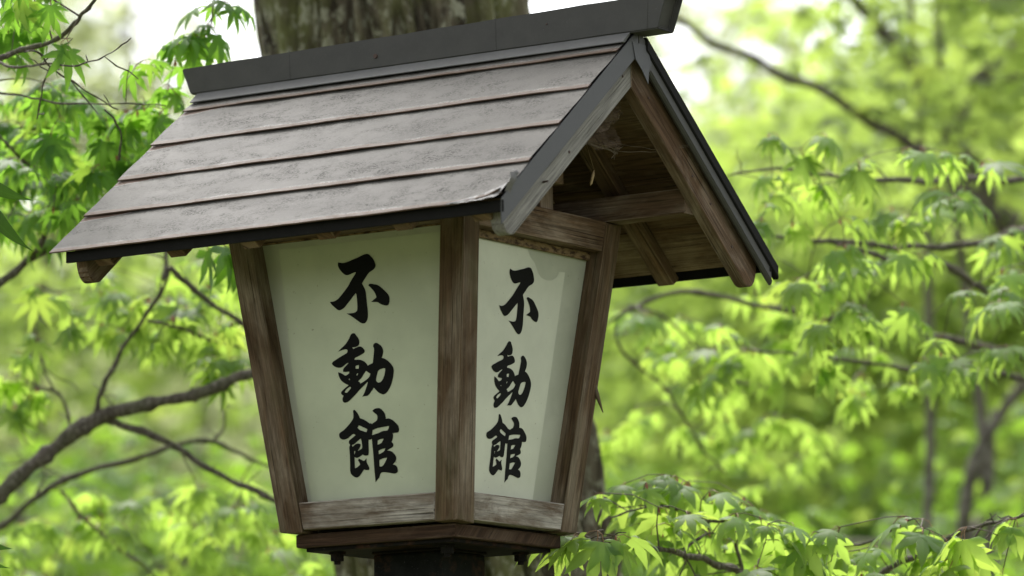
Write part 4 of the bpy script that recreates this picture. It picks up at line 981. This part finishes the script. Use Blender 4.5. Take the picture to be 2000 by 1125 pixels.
# ------------------------------------------------------------------ wood behind: each tree its own trunk, limbs and crown
def forest_tree(label, px, d, blobs, n, leafm, tpl, ls, seed, tr=.08, lean=(0, 0), group='trees of the wood behind the lantern', limb_pts=(), barkm=None, clump=20, flat=.35, cs=.28):
    rng = random.Random(seed); q = W(px, 562, d); gz = ground_z(q.x, q.y) - .15
    base = Vector((q.x - lean[0], q.y - lean[1], gz)); root = thing('forest_tree', label, 'tree', base, group); barkm = barkm or BARK_FAR
    B = [(W(x, y, dd) - base, r) for x, y, dd, r in blobs]
    ztop = max(c.z + r * .5 for c, r in B)
    n_ = 6; pts = []; rad = []
    tp = Vector((lean[0], lean[1], 0)); tp.z = ztop
    for i in range(n_):
        t = i / (n_ - 1); pts.append(Vector((tp.x * t + .25 * tr / .08 * .35 * math.sin(i * 1.9 + seed), tp.y * t + .2 * math.sin(i * 1.3 + seed * 2) * .4, ztop * t))); rad.append(tr * (1 - .75 * t))
    sp, sr = smooth_path(pts, rad); mb = MB(); mb.tube(sp, sr, 10, knob=.15); mb.build('trunk', barkm, root)
    for c, r in B:
        k = min(range(len(sp)), key=lambda i: abs(sp[i].z - (c.z - r * .5))); a = sp[k]
        m_ = a.lerp(c, .5) + Vector((0, 0, .1 * r)); l, rr = smooth_path([a, m_, c], [sr[k] * .6, sr[k] * .35, .012]); mb = MB(); mb.tube(l, rr, 7, knob=.2); mb.build('limb', barkm, root)
    for ln in limb_pts:
        l, rr = smooth_path([W(x, y, dd) - base for x, y, dd, r in ln], [r for *_, r in ln]); mb = MB(); mb.tube(l, rr, 9, knob=.25); mb.build('limb', barkm, root)
    vol = [r ** 2 for c, r in B]; tot = sum(vol); T = []
    for (c, r), vv in zip(B, vol):
        for _ in range(max(1, int(n * vv / tot / clump))):
            while True:
                o = Vector((rng.uniform(-1, 1), rng.uniform(-1, 1), rng.uniform(-1, 1)))
                if o.length <= 1: break
            cc = c + Vector((o.x * r, o.y * r, o.z * r * .8))
            for _ in range(clump):
                w_ = cc + Vector((rng.gauss(0, cs), rng.gauss(0, cs), rng.gauss(0, cs * flat)))
                T.append([list(x) for x in leaf_mat4(w_, rng.uniform(0, 6.28), rng.uniform(-.8, .3), rng.uniform(-.6, .6), ls * rng.uniform(.7, 1.25), rng)])
    cloud('crown', tpl, None, T, [leafm], root)
    cnt['F%d' % seed] = len(T)
F = forest_tree
# right, middle distance
F('tree with a long dark leaning limb crossing behind the upper right of the lantern', 2350, 12.0, [(2000, 60, 12.2, .35), (1830, 15, 12.6, .15), (2150, 250, 12.2, .5), (1900, 260, 12.8, .22), (1790, 200, 12.8, .10)], 900, LEAF_Y, LOW, 1.2, 31, .11, (0, 0),
  limb_pts=[[(2350, 700, 12.5, .07), (2100, 560, 12.2, .04), (1900, 385, 12.0, .018), (1840, 330, 12, .015), (1750, 262, 11.9, .015), (1700, 240, 11.9, .013), (1600, 172, 11.8, .013), (1530, 150, 11.8, .0115), (1470, 112, 11.7, .0115), (1400, 88, 11.7, .0095), (1330, 42, 11.6, .0085), (1200, -20, 11.6, .007)],
            [(2200, 620, 12.5, .05), (1960, 420, 12.8, .03), (1820, 180, 13, .026), (1740, 80, 13, .022), (1650, -20, 13, .018)],
            [(1860, 270, 12.9, .02), (1900, 170, 13, .022), (1990, 90, 13, .024), (2080, 20, 13, .02)]], barkm=BARK)
F('thin tree with yellow green crown filling the right side behind the maple sprays', 2200, 16, [(1700, 420, 16.5, 1.0), (1980, 420, 16, .9), (1500, 560, 17, .8), (1850, 650, 16.5, .9), (1640, 360, 17.5, .3), (1300, 700, 17, .7)], 6000, LEAF_Y, LOW, 1.4, 32, .10)
F('slim grey tree rising at the right behind the low maple', 1775, 12.6, [(1775, -420, 12.6, .5), (1650, 1060, 13, .22), (1850, 1120, 12.9, .2)], 900, LEAF_D, LOW, 1.2, 33, .026, (0, 0))
F('leaning brown tree near the right edge behind the low maple', 1885, 12.8, [(2000, -380, 12.8, .5), (2060, 1000, 13.4, .3)], 900, LEAF_D, LOW, 1.2, 34, .03, (.0, .0),
  limb_pts=[[(1883, 1300, 12.8, .024), (1880, 1080, 12.75, .024), (1900, 920, 12.7, .020), (1960, 800, 12.7, .018), (2060, 690, 12.7, .015)], [(1880, 1080, 12.75, .014), (1930, 960, 12.9, .011), (1940, 800, 12.9, .009)]])
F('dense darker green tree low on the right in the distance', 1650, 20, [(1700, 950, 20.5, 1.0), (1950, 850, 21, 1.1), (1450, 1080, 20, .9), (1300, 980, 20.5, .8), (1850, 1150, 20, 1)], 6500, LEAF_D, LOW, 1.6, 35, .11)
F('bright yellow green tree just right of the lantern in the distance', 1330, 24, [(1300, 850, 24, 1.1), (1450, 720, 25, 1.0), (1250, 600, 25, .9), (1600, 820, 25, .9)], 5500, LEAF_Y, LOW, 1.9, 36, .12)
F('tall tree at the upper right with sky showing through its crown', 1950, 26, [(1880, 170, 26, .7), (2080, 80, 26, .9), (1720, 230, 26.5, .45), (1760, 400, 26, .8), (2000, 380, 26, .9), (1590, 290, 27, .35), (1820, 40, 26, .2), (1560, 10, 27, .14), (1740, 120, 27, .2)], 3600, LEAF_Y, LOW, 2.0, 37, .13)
# left, middle distance
F('pale green tree with a loose crown behind the left eave', 120, 17, [(60, 640, 17, .8), (330, 560, 17.5, .7), (200, 460, 17.5, .7), (-60, 460, 17, .8), (380, 400, 18, .4)], 1900, LEAF_Y, LOW, 1.4, 41, .07)
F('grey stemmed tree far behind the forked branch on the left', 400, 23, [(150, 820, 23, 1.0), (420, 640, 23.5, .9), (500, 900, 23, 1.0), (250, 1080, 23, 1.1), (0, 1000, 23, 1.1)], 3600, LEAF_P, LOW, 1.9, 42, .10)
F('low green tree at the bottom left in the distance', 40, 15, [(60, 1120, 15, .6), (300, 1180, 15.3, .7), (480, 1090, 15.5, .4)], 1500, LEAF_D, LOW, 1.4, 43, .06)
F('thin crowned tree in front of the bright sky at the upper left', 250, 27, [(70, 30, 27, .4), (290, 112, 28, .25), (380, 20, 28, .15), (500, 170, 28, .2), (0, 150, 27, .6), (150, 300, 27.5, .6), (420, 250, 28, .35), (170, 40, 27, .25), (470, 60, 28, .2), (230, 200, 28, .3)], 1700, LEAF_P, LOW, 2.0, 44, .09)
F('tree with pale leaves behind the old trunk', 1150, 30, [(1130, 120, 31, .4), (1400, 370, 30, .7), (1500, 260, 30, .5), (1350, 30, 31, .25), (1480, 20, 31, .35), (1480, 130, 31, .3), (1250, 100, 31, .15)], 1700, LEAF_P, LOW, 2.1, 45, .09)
# the far wood on the hillside
rg = random.Random(21); ORD = 'first second third fourth fifth sixth seventh eighth ninth tenth eleventh twelfth thirteenth'.split(); kk = 0
i = 0
for row, (d, step, ytop, ls) in enumerate(((40, 330, 640, 3.0), (55, 300, 520, 3.6), (75, 260, 450, 4.6))):
    x = -350 + row * 90
    while x < 2400:
        yt = ytop + rg.uniform(-60, 60); s = d / FPX; r = step * .62 * s
        bl = [(x, yt, d, r * .8), (x + 90, yt + 230, d, r), (x - 90, yt + 300, d, r), (x + 20, yt + 520, d, r * 1.1), (x - 20, yt + 780, d, r * 1.2)]
        kk = kk + 1 if x > -350 + row * 90 else 0
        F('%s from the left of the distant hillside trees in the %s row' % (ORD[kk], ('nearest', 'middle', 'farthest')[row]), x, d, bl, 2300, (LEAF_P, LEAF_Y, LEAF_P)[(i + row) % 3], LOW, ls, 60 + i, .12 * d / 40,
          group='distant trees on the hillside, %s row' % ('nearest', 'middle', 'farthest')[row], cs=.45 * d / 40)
        i += 1; x += step * rg.uniform(.85, 1.15)
# the wood goes on as one far mass on both sides of the view
rg = random.Random(77); T = []; wood_mb = MB()
for side in (-1, 1):
    for k in range(34):
        px = 1000 + side * rg.uniform(1500, 8200); d = rg.uniform(26, 62); q = W(px, 562, d); gz = ground_z(q.x, q.y) - .3
        hgt = rg.uniform(5.5, 9.5); base = Vector((q.x, q.y, gz))
        if (base - Vector((CP.x, CP.y, gz))).length < 12: continue
        pts, rad = smooth_path([base, base + Vector((rg.uniform(-.4, .4), rg.uniform(-.4, .4), hgt * .5)), base + Vector((rg.uniform(-.8, .8), rg.uniform(-.8, .8), hgt))], [.16, .11, .03], 5)
        wood_mb.tube(pts, rad, 7)
        for c_ in range(46):
            cc = base + Vector((rg.gauss(0, 1.3), rg.gauss(0, 1.3), hgt * rg.uniform(.15, 1.1)))
            for _ in range(26):
                w_ = cc + Vector((rg.gauss(0, .4), rg.gauss(0, .4), rg.gauss(0, .16)))
                T.append([list(x) for x in leaf_mat4(w_, rg.uniform(0, 6.28), rg.uniform(-.8, .3), rg.uniform(-.6, .6), rg.uniform(.16, .30), rg)])
fw = thing('far_wood', 'pale green mass of far trees closing off the valley on both sides', 'wood'); fw['kind'] = 'stuff'
o = wood_mb.build('trunks', BARK_FAR, fw); o['kind'] = 'stuff'
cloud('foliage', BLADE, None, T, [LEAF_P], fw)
